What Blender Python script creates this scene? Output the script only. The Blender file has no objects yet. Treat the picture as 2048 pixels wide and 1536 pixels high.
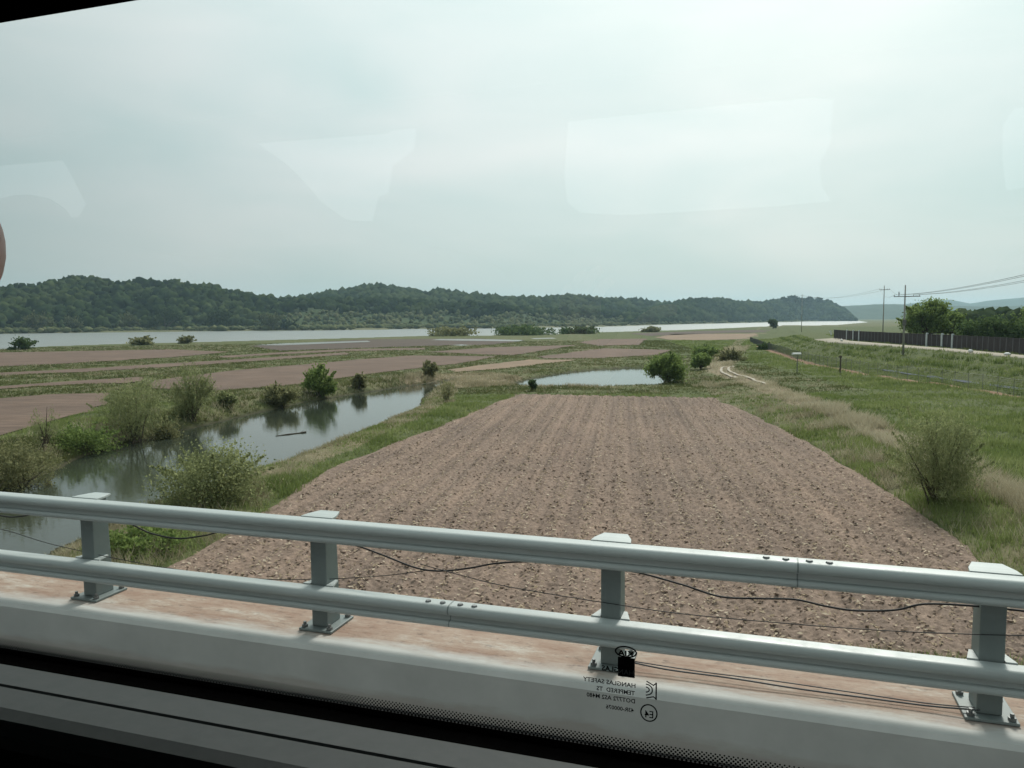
import bpy, bmesh, math
import numpy as np
from mathutils import Matrix, Vector
from mathutils.geometry import tessellate_polygon

# ------------------------------------------------------------------ camera, sky, sun, exposure
F, H = 1550.0, 9.0                       # focal length in photo pixels, eye height above the fields
PITCH, ROLL = math.atan(128 / F), -0.0065
scene = bpy.context.scene
COL = scene.collection
CAMROT = Matrix.Rotation(math.pi / 2 - PITCH, 3, 'X') @ Matrix.Rotation(ROLL, 3, 'Z')
cam_d = bpy.data.cameras.new('camera')
cam = bpy.data.objects.new('camera', cam_d)
COL.objects.link(cam)
cam.matrix_world = Matrix.Translation((0, 0, H)) @ CAMROT.to_4x4()
cam_d.sensor_width = 36.0
cam_d.lens = F / 2048 * 36.0
cam_d.clip_start = 0.02
cam_d.clip_end = 40000
scene.camera = cam

SUN_AZ, SUN_EL = math.radians(22), math.radians(42)
sun_dir = Vector((math.sin(SUN_AZ) * math.cos(SUN_EL), math.cos(SUN_AZ) * math.cos(SUN_EL), math.sin(SUN_EL)))
world = bpy.data.worlds.new('World')
scene.world = world
world.use_nodes = True
wn, wl = world.node_tree.nodes, world.node_tree.links
wn.clear()
w_out = wn.new('ShaderNodeOutputWorld')
w_bg = wn.new('ShaderNodeBackground')
w_bg.inputs['Strength'].default_value = 0.10
w_sky = wn.new('ShaderNodeTexSky')
w_sky.sky_type = 'NISHITA'
w_sky.sun_disc = False
w_sky.sun_elevation = SUN_EL
w_sky.sun_rotation = SUN_AZ
w_sky.air_density = 1.0
w_sky.dust_density = 3.0
w_tc = wn.new('ShaderNodeTexCoord')
w_map = wn.new('ShaderNodeMapping')
w_map.inputs['Scale'].default_value = (1.0, 1.0, 3.6)
wl.new(w_tc.outputs['Generated'], w_map.inputs['Vector'])
w_n = wn.new('ShaderNodeTexNoise')
w_n.inputs['Scale'].default_value = 2.3
w_n.inputs['Detail'].default_value = 5
w_n.inputs['Roughness'].default_value = 0.45
w_n.inputs['Distortion'].default_value = 0.4
wl.new(w_map.outputs['Vector'], w_n.inputs['Vector'])
w_r = wn.new('ShaderNodeValToRGB')                     # veil of stratus: thin parts grey-green, thick parts white
w_r.color_ramp.elements[0].position = 0.30
w_r.color_ramp.elements[0].color = (4.75, 5.95, 5.85, 1)
w_r.color_ramp.elements[1].position = 0.72
w_r.color_ramp.elements[1].color = (6.9, 7.15, 7.0, 1)
wl.new(w_n.outputs['Fac'], w_r.inputs['Fac'])
w_dot = wn.new('ShaderNodeVectorMath')
w_dot.operation = 'DOT_PRODUCT'
w_dot.inputs[1].default_value = sun_dir
w_nrm = wn.new('ShaderNodeVectorMath')
w_nrm.operation = 'NORMALIZE'
wl.new(w_tc.outputs['Generated'], w_nrm.inputs[0])
wl.new(w_nrm.outputs['Vector'], w_dot.inputs[0])
w_g = wn.new('ShaderNodeMapRange')                     # brighter round the veiled sun
w_g.interpolation_type = 'SMOOTHSTEP'
w_g.inputs['From Min'].default_value = 0.30
w_g.inputs['From Max'].default_value = 1.0
w_g.inputs['To Min'].default_value = 0.455
w_g.inputs['To Max'].default_value = 0.90
wl.new(w_dot.outputs['Value'], w_g.inputs['Value'])
w_sep = wn.new('ShaderNodeSeparateXYZ')                # an overcast sky is brighter overhead than at the horizon
wl.new(w_nrm.outputs['Vector'], w_sep.inputs[0])
w_el = wn.new('ShaderNodeMapRange')
w_el.inputs['From Min'].default_value = 0.0
w_el.inputs['From Max'].default_value = 1.0
w_el.inputs['To Min'].default_value = 0.93
w_el.inputs['To Max'].default_value = 1.66
wl.new(w_sep.outputs['Z'], w_el.inputs['Value'])
w_ge = wn.new('ShaderNodeMath')
w_ge.operation = 'MULTIPLY'
wl.new(w_g.outputs['Result'], w_ge.inputs[0])
wl.new(w_el.outputs['Result'], w_ge.inputs[1])
w_mul = wn.new('ShaderNodeVectorMath')
w_mul.operation = 'SCALE'
wl.new(w_r.outputs['Color'], w_mul.inputs[0])
wl.new(w_ge.outputs[0], w_mul.inputs['Scale'])
w_mix = wn.new('ShaderNodeMix')
w_mix.data_type = 'RGBA'
w_mix.inputs['Factor'].default_value = 0.90
wl.new(w_sky.outputs['Color'], w_mix.inputs['A'])
wl.new(w_mul.outputs['Vector'], w_mix.inputs['B'])
wl.new(w_mix.outputs['Result'], w_bg.inputs['Color'])
wl.new(w_bg.outputs['Background'], w_out.inputs['Surface'])

sun_d = bpy.data.lights.new('sun', 'SUN')
sun_d.energy = 2.45
sun_d.angle = math.radians(12)
sun_d.color = (1.0, 0.955, 0.89)
sun = bpy.data.objects.new('sun', sun_d)
COL.objects.link(sun)
sun.rotation_euler = sun_dir.to_track_quat('Z', 'Y').to_euler()
sun.location = (0, 0, 60)

scene.view_settings.view_transform = 'Standard'
scene.view_settings.look = 'None'
scene.view_settings.exposure = 0.60
scene.view_settings.gamma = 1.0
scene.view_settings.use_curve_mapping = False
scene.cycles.max_bounces = 6
scene.cycles.diffuse_bounces = 2
scene.cycles.glossy_bounces = 3
scene.cycles.transparent_max_bounces = 12
scene.cycles.volume_bounces = 1

# ------------------------------------------------------------------ helpers
rng = np.random.default_rng(7)
RM = np.array(CAMROT)


def ray(px, py):
    return RM @ np.array([(px - 1024) / F, -(py - 768) / F, -1.0])


def at(px, py, z=0.0):
    d = ray(px, py)
    t = (z - H) / d[2]
    return np.array([d[0] * t, d[1] * t, z])


def at_y(px, py, Y):
    d = ray(px, py)
    return d * (Y / d[1]) + np.array([0, 0, H])


PH = math.radians(18)
UD = np.array([math.cos(PH), -math.sin(PH), 0])
VD = np.array([math.sin(PH), math.cos(PH), 0])


def on_plane(px, py, v):
    """bus/rail frame: distance along the road and height relative to the eye, on the plane v metres out"""
    d = ray(px, py)
    p = d * (v / (d @ VD))
    return p @ UD, p[2]


def hash2(ix, iy, s):
    n = (ix.astype(np.int64) * 374761393 + iy.astype(np.int64) * 668265263 + s * 1274126177) & 0xffffffff
    n = ((n ^ (n >> 13)) * 1274126177) & 0xffffffff
    return ((n ^ (n >> 16)) & 0xffff) / 65535.0


def vnoise(x, y, s=0):
    ix, iy = np.floor(x), np.floor(y)
    fx, fy = x - ix, y - iy
    fx, fy = fx * fx * (3 - 2 * fx), fy * fy * (3 - 2 * fy)
    a, b = hash2(ix, iy, s), hash2(ix + 1, iy, s)
    c, d = hash2(ix, iy + 1, s), hash2(ix + 1, iy + 1, s)
    return (a * (1 - fx) + b * fx) * (1 - fy) + (c * (1 - fx) + d * fx) * fy


def fbm(x, y, o=4, s=0):
    v, a, t = 0, 1.0, 0
    for k in range(o):
        v = v + a * vnoise(x * 2 ** k + 17.3 * k, y * 2 ** k - 9.1 * k, s + k)
        t += a
        a *= 0.5
    return v / t


def sstep(a, b, x):
    t = np.clip((x - a) / (b - a), 0, 1)
    return t * t * (3 - 2 * t)


def mesh_np(name, verts, faces, mat=None, parent=None, attrs=None, smooth=False):
    """faces: (n,3) or (n,4) int array, or a list of such arrays"""
    if not isinstance(faces, list):
        faces = [faces]
    faces = [np.asarray(f, dtype=np.int32) for f in faces if len(f)]
    me = bpy.data.meshes.new(name)
    verts = np.asarray(verts, dtype=np.float32)
    me.vertices.add(len(verts))
    me.vertices.foreach_set('co', verts.ravel())
    li = np.concatenate([f.ravel() for f in faces])
    tot = np.concatenate([np.full(len(f), f.shape[1], np.int32) for f in faces])
    st = np.concatenate([[0], np.cumsum(tot)[:-1]]).astype(np.int32)
    me.loops.add(len(li))
    me.loops.foreach_set('vertex_index', li)
    me.polygons.add(len(tot))
    me.polygons.foreach_set('loop_start', st)
    me.polygons.foreach_set('loop_total', tot)
    if smooth:
        me.polygons.foreach_set('use_smooth', np.ones(len(tot), bool))
    for k, v in (attrs or {}).items():
        a = me.attributes.new(k, 'FLOAT', 'POINT')
        a.data.foreach_set('value', np.asarray(v, np.float32))
    me.update(calc_edges=True)
    me.validate()
    if mat:
        me.materials.append(mat)
    o = bpy.data.objects.new(name, me)
    COL.objects.link(o)
    if parent:
        o.parent = parent
    return o


class MB:
    """collects boxes, tubes, polygons; build() links them as one mesh object"""
    def __init__(s):
        s.v, s.f = [], []

    def add(s, vs, fs):
        b = len(s.v)
        s.v += [tuple(map(float, p)) for p in vs]
        s.f += [tuple(i + b for i in f) for f in fs]
        return s

    def box(s, lo, hi):
        x0, y0, z0 = lo
        x1, y1, z1 = hi
        return s.add([(x0, y0, z0), (x1, y0, z0), (x1, y1, z0), (x0, y1, z0), (x0, y0, z1), (x1, y0, z1), (x1, y1, z1), (x0, y1, z1)],
                     [(3, 2, 1, 0), (4, 5, 6, 7), (0, 1, 5, 4), (1, 2, 6, 5), (2, 3, 7, 6), (3, 0, 4, 7)])

    def prism(s, prof, x0, x1):
        """closed profile of (y,z) extruded along x"""
        n = len(prof)
        vs = [(x0, y, z) for y, z in prof] + [(x1, y, z) for y, z in prof]
        fs = [(i, (i + 1) % n, n + (i + 1) % n, n + i) for i in range(n)]
        fs += [tuple(range(n))[::-1], tuple(range(n, 2 * n))]
        return s.add(vs, fs)

    def vprism(s, pts, z0, z1):
        """closed outline of (x,y) extruded upwards"""
        n = len(pts)
        vs = [(x, y, z0) for x, y in pts] + [(x, y, z1) for x, y in pts]
        fs = [(i, (i + 1) % n, n + (i + 1) % n, n + i) for i in range(n)]
        fs += [tuple(range(n))[::-1], tuple(range(n, 2 * n))]
        return s.add(vs, fs)

    def tube(s, pts, rad, n=8, cap=True):
        pts = [Vector(p) for p in pts]
        if not hasattr(rad, '__len__'):
            rad = [rad] * len(pts)
        vs, fs = [], []
        for i, p in enumerate(pts):
            t = (pts[min(i + 1, len(pts) - 1)] - pts[max(i - 1, 0)]).normalized()
            a = t.cross(Vector((0, 0, 1)) if abs(t.z) < 0.9 else Vector((1, 0, 0))).normalized()
            b = t.cross(a)
            for k in range(n):
                c = 2 * math.pi * k / n
                vs.append(p + (a * math.cos(c) + b * math.sin(c)) * rad[i])
        for i in range(len(pts) - 1):
            for k in range(n):
                fs.append((i * n + k, i * n + (k + 1) % n, (i + 1) * n + (k + 1) % n, (i + 1) * n + k))
        if cap:
            fs += [tuple(range(n))[::-1], tuple(range((len(pts) - 1) * n, len(pts) * n))]
        return s.add(vs, fs)

    def build(s, name, mat, parent=None, bevel=0, smooth=False, seg=2):
        me = bpy.data.meshes.new(name)
        me.from_pydata(s.v, [], s.f)
        bm = bmesh.new()
        bm.from_mesh(me)
        bmesh.ops.recalc_face_normals(bm, faces=bm.faces)
        if bevel:
            es = [e for e in bm.edges if len(e.link_faces) == 2 and e.calc_face_angle(0) > 0.5]
            bmesh.ops.bevel(bm, geom=es, offset=bevel, segments=seg, affect='EDGES', profile=0.5)
        if smooth:
            for f in bm.faces:
                f.smooth = True
        bm.to_mesh(me)
        bm.free()
        me.materials.append(mat)
        o = bpy.data.objects.new(name, me)
        COL.objects.link(o)
        if parent:
            o.parent = parent
        return o


def tag(o, label=None, cat=None, group=None, kind=None):
    for k, v in (('label', label), ('category', cat), ('group', group), ('kind', kind)):
        if v:
            o[k] = v
    return o


def empty(name, loc=(0, 0, 0), rz=0.0):
    o = bpy.data.objects.new(name, None)
    COL.objects.link(o)
    o.location = tuple(map(float, loc))
    o.rotation_euler = (0, 0, rz)
    o.empty_display_size = 0.3
    return o


# ------------------------------------------------------------------ materials
def mat_base(name, rough=0.9, spec=0.2):
    m = bpy.data.materials.new(name)
    m.use_nodes = True
    nt = m.node_tree
    b = nt.nodes['Principled BSDF']
    b.inputs['Roughness'].default_value = rough
    b.inputs['Specular IOR Level'].default_value = spec
    return m, nt, b


def coords(nt, scale=(1, 1, 1), world_space=True):
    n = nt.nodes.new('ShaderNodeNewGeometry' if world_space else 'ShaderNodeTexCoord')
    mp = nt.nodes.new('ShaderNodeMapping')
    mp.inputs['Scale'].default_value = scale
    nt.links.new(n.outputs['Position' if world_space else 'Object'], mp.inputs['Vector'])
    return mp.outputs['Vector']


def noise(nt, vec, scale, detail=4, rough=0.55, dist=0.0):
    n = nt.nodes.new('ShaderNodeTexNoise')
    n.inputs['Scale'].default_value = scale
    n.inputs['Detail'].default_value = detail
    n.inputs['Roughness'].default_value = rough
    n.inputs['Distortion'].default_value = dist
    nt.links.new(vec, n.inputs['Vector'])
    return n.outputs['Fac']


def ramp(nt, fac, stops):
    r = nt.nodes.new('ShaderNodeValToRGB')
    el = r.color_ramp.elements
    while len(el) < len(stops):
        el.new(0.5)
    for e, (p, c) in zip(el, stops):
        e.position = p
        e.color = (c[0], c[1], c[2], 1) if hasattr(c, '__len__') else (c, c, c, 1)
    nt.links.new(fac, r.inputs['Fac'])
    return r.outputs['Color']


def mixc(nt, fac, a, b, mode='MIX'):
    m = nt.nodes.new('ShaderNodeMix')
    m.data_type = 'RGBA'
    m.blend_type = mode
    for sock, v in (('Factor', fac), ('A', a), ('B', b)):
        if hasattr(v, 'is_linked') or isinstance(v, bpy.types.NodeSocket):
            nt.links.new(v, m.inputs[sock])
        elif sock == 'Factor':
            m.inputs[sock].default_value = v
        else:
            m.inputs[sock].default_value = (*v, 1)
    return m.outputs['Result']


def math_n(nt, op, a, b=0.0):
    m = nt.nodes.new('ShaderNodeMath')
    m.operation = op
    for i, v in enumerate((a, b)):
        if isinstance(v, bpy.types.NodeSocket):
            nt.links.new(v, m.inputs[i])
        else:
            m.inputs[i].default_value = v
    return m.outputs[0]


def attr(nt, name):
    a = nt.nodes.new('ShaderNodeAttribute')
    a.attribute_name = name
    return a.outputs['Fac']


def bump(nt, b, h, strength=0.5, dist=0.05):
    n = nt.nodes.new('ShaderNodeBump')
    n.inputs['Strength'].default_value = strength
    n.inputs['Distance'].default_value = dist
    nt.links.new(h, n.inputs['Height'])
    nt.links.new(n.outputs['Normal'], b.inputs['Normal'])


def simple(name, c1, c2, scale=3.0, rough=0.8, spec=0.3, metal=0.0, bmp=0.0, world_space=False, bdist=0.01, stretch=(1, 1, 1)):
    m, nt, b = mat_base(name, rough, spec)
    f = noise(nt, coords(nt, stretch, world_space), scale, 6, 0.6)
    nt.links.new(ramp(nt, f, [(0.3, c1), (0.7, c2)]), b.inputs['Base Color'])
    b.inputs['Metallic'].default_value = metal
    if bmp:
        bump(nt, b, f, bmp, bdist)
    return m


def soil_mat(name, lo, hi, streak=(1, 1, 1), fine=3.0, bmp=0.8, straw=0.0, rows=0.0):
    m, nt, b = mat_base(name, 0.95, 0.1)
    p = coords(nt)
    big = noise(nt, p, 0.09, 4, 0.6)
    fi = noise(nt, coords(nt, streak), fine, 6, 0.7)
    c = ramp(nt, fi, [(0.28, lo), (0.72, hi)])
    c = mixc(nt, 0.55, c, ramp(nt, big, [(0.3, (0.70, 0.72, 0.74)), (0.7, (1.22, 1.18, 1.13))]), 'MULTIPLY')
    if straw:
        s = noise(nt, p, 9.0, 3, 0.7, 0.6)
        c = mixc(nt, ramp(nt, s, [(0.60, 0.0), (0.70, straw)]), c, (0.36, 0.28, 0.205))
    if rows:
        mp = nt.nodes.new('ShaderNodeMapping')
        mp.inputs['Rotation'].default_value = (0, 0, math.radians(8.0))
        g_ = nt.nodes.new('ShaderNodeNewGeometry')
        nt.links.new(g_.outputs['Position'], mp.inputs['Vector'])
        m3 = nt.nodes.new('ShaderNodeMapping')
        m3.inputs['Scale'].default_value = (1.0, 0.016, 1)
        nt.links.new(mp.outputs['Vector'], m3.inputs['Vector'])
        st_ = noise(nt, m3.outputs['Vector'], 1.3, 4, 0.6)
        c = mixc(nt, rows, c, ramp(nt, st_, [(0.34, (0.80, 0.80, 0.80)), (0.66, (1.22, 1.19, 1.15))]), 'MULTIPLY')
    nt.links.new(c, b.inputs['Base Color'])
    bump(nt, b, fi, bmp, 0.08)
    return m


def leaf_mat(name, stops, trans=0.5):
    """foliage: colour by the leaf's own attribute v"""
    m = bpy.data.materials.new(name)
    m.use_nodes = True
    nt = m.node_tree
    nt.nodes.clear()
    out = nt.nodes.new('ShaderNodeOutputMaterial')
    c = ramp(nt, attr(nt, 'v'), stops)
    d = nt.nodes.new('ShaderNodeBsdfDiffuse')
    t = nt.nodes.new('ShaderNodeBsdfTranslucent')
    mx = nt.nodes.new('ShaderNodeMixShader')
    mx.inputs[0].default_value = trans
    nt.links.new(c, d.inputs['Color'])
    nt.links.new(c, t.inputs['Color'])
    nt.links.new(d.outputs[0], mx.inputs[1])
    nt.links.new(t.outputs[0], mx.inputs[2])
    nt.links.new(mx.outputs[0], out.inputs['Surface'])
    return m


def water_mat(name, deep, scale, amp, rough=0.03):
    m, nt, b = mat_base(name, rough, 0.5)
    b.inputs['IOR'].default_value = 1.33
    n1 = noise(nt, coords(nt, (1, 1, 1)), scale, 3, 0.5)
    nt.links.new(ramp(nt, noise(nt, coords(nt), 0.05, 3), [(0.3, deep), (0.7, [c * 1.3 for c in deep])]), b.inputs['Base Color'])
    bump(nt, b, n1, amp, 0.05)
    return m


M_soil = soil_mat('ploughed soil', (0.115, 0.086, 0.070), (0.315, 0.236, 0.194), fine=4.5, straw=0.6, rows=0.8)
M_field = soil_mat('harrowed soil', (0.095, 0.068, 0.054), (0.21, 0.150, 0.122), streak=(0.25, 1.6, 1), fine=0.8, bmp=0.6)
M_field_pale = soil_mat('dry stubble soil', (0.192, 0.140, 0.100), (0.288, 0.212, 0.156), streak=(0.5, 2.0, 1), fine=0.9, bmp=0.5)
M_mud = soil_mat('wet mud', (0.075, 0.062, 0.052), (0.13, 0.10, 0.085), fine=0.5, bmp=0.4)
M_clod = soil_mat('soil clods', (0.203, 0.145, 0.116), (0.435, 0.326, 0.261), fine=7.0, bmp=0.5)
M_straw = leaf_mat('straw', [(0.0, (0.240, 0.180, 0.125)), (0.6, (0.380, 0.300, 0.215)), (1.0, (0.550, 0.460, 0.360))], 0.1)
M_grass = leaf_mat('grass blades', [(0.0, (0.085, 0.12, 0.036)), (0.45, (0.16, 0.205, 0.066)), (0.8, (0.25, 0.285, 0.115)), (1.0, (0.34, 0.36, 0.19))])
M_grass_dull = leaf_mat('dull bund grass', [(0.0, (0.058, 0.072, 0.028)), (0.5, (0.108, 0.124, 0.048)), (1.0, (0.185, 0.19, 0.085))])
M_reed = leaf_mat('dry reeds', [(0.0, (0.19, 0.165, 0.10)), (0.5, (0.355, 0.315, 0.205)), (1.0, (0.54, 0.485, 0.36))], 0.3)
M_willow = leaf_mat('willow leaves', [(0.0, (0.15, 0.175, 0.085)), (0.5, (0.25, 0.275, 0.13)), (1.0, (0.38, 0.40, 0.20))])
M_green = leaf_mat('bush leaves', [(0.0, (0.10, 0.15, 0.048)), (0.5, (0.18, 0.245, 0.08)), (1.0, (0.31, 0.38, 0.13))])
M_dark = leaf_mat('dark leaves', [(0.0, (0.042, 0.072, 0.029)), (0.5, (0.078, 0.120, 0.046)), (1.0, (0.143, 0.189, 0.072))])
M_brown = leaf_mat('dull olive leaves', [(0.0, (0.13, 0.137, 0.07)), (0.5, (0.22, 0.225, 0.112)), (1.0, (0.33, 0.32, 0.17))])
M_wood = leaf_mat('woodland crowns', [(0.0, (0.018, 0.030, 0.011)), (0.5, (0.038, 0.056, 0.019)), (1.0, (0.070, 0.088, 0.034))], 0.15)
M_thick = leaf_mat('thicket crowns', [(0.0, (0.074, 0.092, 0.044)), (0.5, (0.121, 0.137, 0.065)), (1.0, (0.184, 0.184, 0.095))], 0.15)
M_bark = simple('bark', (0.055, 0.045, 0.035), (0.13, 0.105, 0.08), 6, 0.9, 0.1)
M_conc = simple('concrete', (0.36, 0.36, 0.34), (0.46, 0.46, 0.44), 2.0, 0.85, 0.2, bmp=0.1)
M_conc_pole = simple('concrete pole', (0.28, 0.27, 0.25), (0.36, 0.35, 0.32), 2.0, 0.85, 0.2)
M_track = simple('pale track', (0.33, 0.29, 0.235), (0.44, 0.39, 0.32), 2.0, 0.9, 0.1, world_space=True)
M_asph = simple('asphalt', (0.04, 0.04, 0.04), (0.07, 0.068, 0.065), 30, 0.9, 0.2, bmp=0.3, world_space=True)
M_hill = soil_mat('forest floor', (0.028, 0.045, 0.018), (0.07, 0.095, 0.035), fine=0.15, bmp=1.0)
M_farhill = soil_mat('far hill', (0.025, 0.042, 0.022), (0.05, 0.072, 0.036), fine=0.02, bmp=1.0)
M_galv = simple('painted steel rail', (0.335, 0.375, 0.368), (0.43, 0.468, 0.46), 1.6, 0.40, 0.5, stretch=(0.3, 4, 4))
M_post = simple('painted steel post', (0.135, 0.165, 0.162), (0.20, 0.23, 0.225), 3.0, 0.5, 0.4)
M_bolt = simple('bolt', (0.12, 0.13, 0.13), (0.2, 0.21, 0.21), 20, 0.5, 0.4, 0.5)
M_cable = simple('black cable', (0.012, 0.012, 0.013), (0.025, 0.025, 0.026), 5, 0.6, 0.3)
M_wire = simple('grey wire', (0.06, 0.065, 0.07), (0.10, 0.105, 0.11), 5, 0.6, 0.3)
M_panel = simple('dark fence panel', (0.040, 0.034, 0.036), (0.068, 0.058, 0.060), 1.5, 0.8, 0.2, world_space=True)
M_fpost = simple('fence post', (0.11, 0.11, 0.115), (0.17, 0.17, 0.175), 3, 0.7, 0.3)
M_fpost_l = simple('pale fence post', (0.36, 0.40, 0.41), (0.47, 0.51, 0.52), 3, 0.7, 0.3)
M_mesh = simple('mesh wire', (0.07, 0.08, 0.07), (0.11, 0.12, 0.11), 3, 0.6, 0.3, 0.3)
M_white = simple('white sheet', (0.62, 0.62, 0.60), (0.78, 0.78, 0.76), 8, 0.7, 0.3)
M_insul = simple('insulator', (0.09, 0.085, 0.08), (0.16, 0.15, 0.14), 8, 0.5, 0.4)
M_canal = water_mat('canal water', (0.03, 0.036, 0.026), 3.5, 0.12, 0.03)
M_river = water_mat('river water', (0.15, 0.16, 0.15), 0.35, 0.0, 0.34)
M_paddy = water_mat('paddy water', (0.11, 0.115, 0.105), 1.0, 0.0, 0.32)
M_blackfrit = simple('black ceramic print', (0.004, 0.004, 0.004), (0.007, 0.007, 0.007), 40, 0.7, 0.1)
M_trim = simple('dark grey trim', (0.030, 0.036, 0.036), (0.038, 0.043, 0.043), 60, 0.7, 0.25, bmp=0.15, bdist=0.001)
M_dark_in = simple('dark interior', (0.010, 0.010, 0.011), (0.016, 0.016, 0.017), 20, 0.9, 0.1)
M_rubber = simple('window rubber', (0.0012, 0.0012, 0.0012), (0.002, 0.002, 0.002), 30, 0.95, 0.0)
M_seat = simple('seat cloth', (0.02, 0.022, 0.03), (0.035, 0.038, 0.048), 30, 0.95, 0.1)
M_print = simple('glass print', (0.010, 0.011, 0.011), (0.016, 0.017, 0.017), 30, 0.8, 0.1)
M_body = simple('bus body paint', (0.45, 0.46, 0.46), (0.5, 0.5, 0.5), 2, 0.35, 0.5)

# weathering on the rail paint: dull streaks and dark grime that follow its length
nt = M_galv.node_tree
b = nt.nodes['Principled BSDF']
src = b.inputs['Base Color'].links[0].from_socket
st1 = noise(nt, coords(nt, (0.8, 14, 14), False), 1.4, 6, 0.7)
st2 = noise(nt, coords(nt, (3, 3, 3), False), 2.5, 7, 0.75)
c = mixc(nt, ramp(nt, st1, [(0.45, 0.0), (0.72, 0.35)]), src, (0.24, 0.26, 0.25))
c = mixc(nt, ramp(nt, st2, [(0.60, 0.0), (0.74, 0.4)]), c, (0.30, 0.27, 0.23))
nt.links.new(c, b.inputs['Base Color'])
nt.links.new(ramp(nt, st2, [(0.3, 0.36), (0.7, 0.58)]), b.inputs['Roughness'])

# kerb concrete with rust-brown dirt blown along its top
M_kerb, nt, b = mat_base('kerb concrete', 0.85, 0.2)
oc = coords(nt, (1, 1, 1), False)
base = ramp(nt, noise(nt, oc, 1.6, 6, 0.65), [(0.3, (0.41, 0.415, 0.40)), (0.7, (0.52, 0.525, 0.505))])
stain = noise(nt, coords(nt, (0.5, 2.4, 1.0), False), 2.2, 7, 0.75)
sep = nt.nodes.new('ShaderNodeSeparateXYZ')
nt.links.new(oc, sep.inputs[0])
yy = math_n(nt, 'MULTIPLY', math_n(nt, 'SUBTRACT', sep.outputs['Y'], 0.10), 2.6)
zz = math_n(nt, 'GREATER_THAN', sep.outputs['Z'], -0.012)
amt = math_n(nt, 'MULTIPLY', ramp(nt, math_n(nt, 'ADD', stain, math_n(nt, 'MINIMUM', yy, 0.5)), [(0.52, 0.0), (0.86, 0.95)]), zz)
dirt = ramp(nt, noise(nt, coords(nt, (0.55, 1.8, 1), False), 2.6, 8, 0.78), [(0.27, (0.10, 0.055, 0.038)), (0.40, (0.26, 0.165, 0.12)), (0.53, (0.33, 0.245, 0.19)), (0.64, (0.44, 0.40, 0.35))])
# water-borne grime near the foot of the face
foot = math_n(nt, 'MULTIPLY', math_n(nt, 'SUBTRACT', -0.20, sep.outputs['Z']), 5.0)
grime = ramp(nt, math_n(nt, 'ADD', foot, math_n(nt, 'SUBTRACT', noise(nt, coords(nt, (0.6, 1, 2.5), False), 3.0, 5, 0.65), 0.5)), [(0.10, 0.0), (0.35, 0.5)])
spk = ramp(nt, noise(nt, coords(nt, (0.6, 1.4, 1), False), 13.0, 8, 0.8), [(0.54, 0.0), (0.66, 0.8)])
dirt = mixc(nt, spk, dirt, (0.11, 0.075, 0.06))
c = mixc(nt, amt, base, dirt)
c = mixc(nt, grime, c, (0.32, 0.27, 0.23))
nt.links.new(c, b.inputs['Base Color'])
bump(nt, b, stain, 0.25, 0.01)

# grassy ground: green, dry and bare-earth parts come from the ground's own attributes
M_ground, nt, b = mat_base('meadow ground', 0.95, 0.1)
p = coords(nt)
g = ramp(nt, noise(nt, p, 0.55, 6, 0.7), [(0.25, (0.052, 0.066, 0.025)), (0.55, (0.092, 0.108, 0.042)), (0.8, (0.14, 0.148, 0.068))])
dryc = ramp(nt, noise(nt, p, 1.3, 6, 0.7), [(0.25, (0.15, 0.12, 0.075)), (0.75, (0.31, 0.25, 0.17))])
soilc = ramp(nt, noise(nt, p, 1.2, 6, 0.7), [(0.25, (0.17, 0.10, 0.06)), (0.75, (0.34, 0.22, 0.15))])
blot = math_n(nt, 'ADD', math_n(nt, 'MULTIPLY', noise(nt, p, 0.35, 5, 0.65), 0.6), math_n(nt, 'MULTIPLY', noise(nt, p, 0.025, 5, 0.65), 0.4))
dfac = math_n(nt, 'ADD', attr(nt, 'dry'), math_n(nt, 'MULTIPLY', math_n(nt, 'SUBTRACT', blot, 0.5), 1.4))
c = mixc(nt, ramp(nt, dfac, [(0.3, 0.0), (0.75, 1.0)]), g, dryc)
sfac = math_n(nt, 'ADD', attr(nt, 'soil'), math_n(nt, 'MULTIPLY', math_n(nt, 'SUBTRACT', blot, 0.5), 0.8))
c = mixc(nt, ramp(nt, sfac, [(0.4, 0.0), (0.7, 1.0)]), c, soilc)
c = mixc(nt, attr(nt, 'wet'), c, (0.045, 0.038, 0.026))
nt.links.new(c, b.inputs['Base Color'])
bump(nt, b, noise(nt, p, 2.5, 5, 0.7), 0.8, 0.15)


# ------------------------------------------------------------------ the lie of the land (world metres; fields at z = 0)
def W(pts, z=0.0):
    return np.array([at(x, y, z)[:2] for x, y in pts])


def W3(pts):
    return np.array([at(x, y, z) for x, y, z in pts])


WL = -0.40                                # level of canal and pond
CANAL = W([(-160, 1062), (34, 972), (171, 910), (273, 885), (376, 858), (513, 826), (615, 803), (711, 788), (787, 776), (872, 764),
           (905, 760), (868, 776), (843, 797), (838, 814), (752, 851), (650, 893), (547, 933), (430, 968), (330, 1000), (240, 1045), (120, 1098), (20, 1160), (-220, 1290), (-420, 1290), (-420, 1140)], WL)
POND = W([(1020, 769), (1045, 762), (1080, 754), (1141, 744), (1209, 738), (1266, 735), (1310, 735), (1345, 742), (1350, 762), (1310, 772), (1200, 776), (1110, 776), (1050, 774)], WL)
river_far = [(-900, 690), (-400, 676), (0, 668), (300, 663.5), (640, 661), (860, 657.5), (1000, 657), (1200, 653.5), (1350, 649), (1530, 645), (1714, 641)]
river_near = [(1740, 643.5), (1665, 649.5), (1530, 652), (1450, 656), (1348, 660), (1200, 664), (1100, 668), (960, 671), (855, 671), (700, 675.5), (359, 684.5), (239, 687), (73, 692.5), (0, 697), (-400, 716), (-900, 745)]
RIVER = np.concatenate([W(river_far, -2.0), W(river_near, 0.0)])

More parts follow.
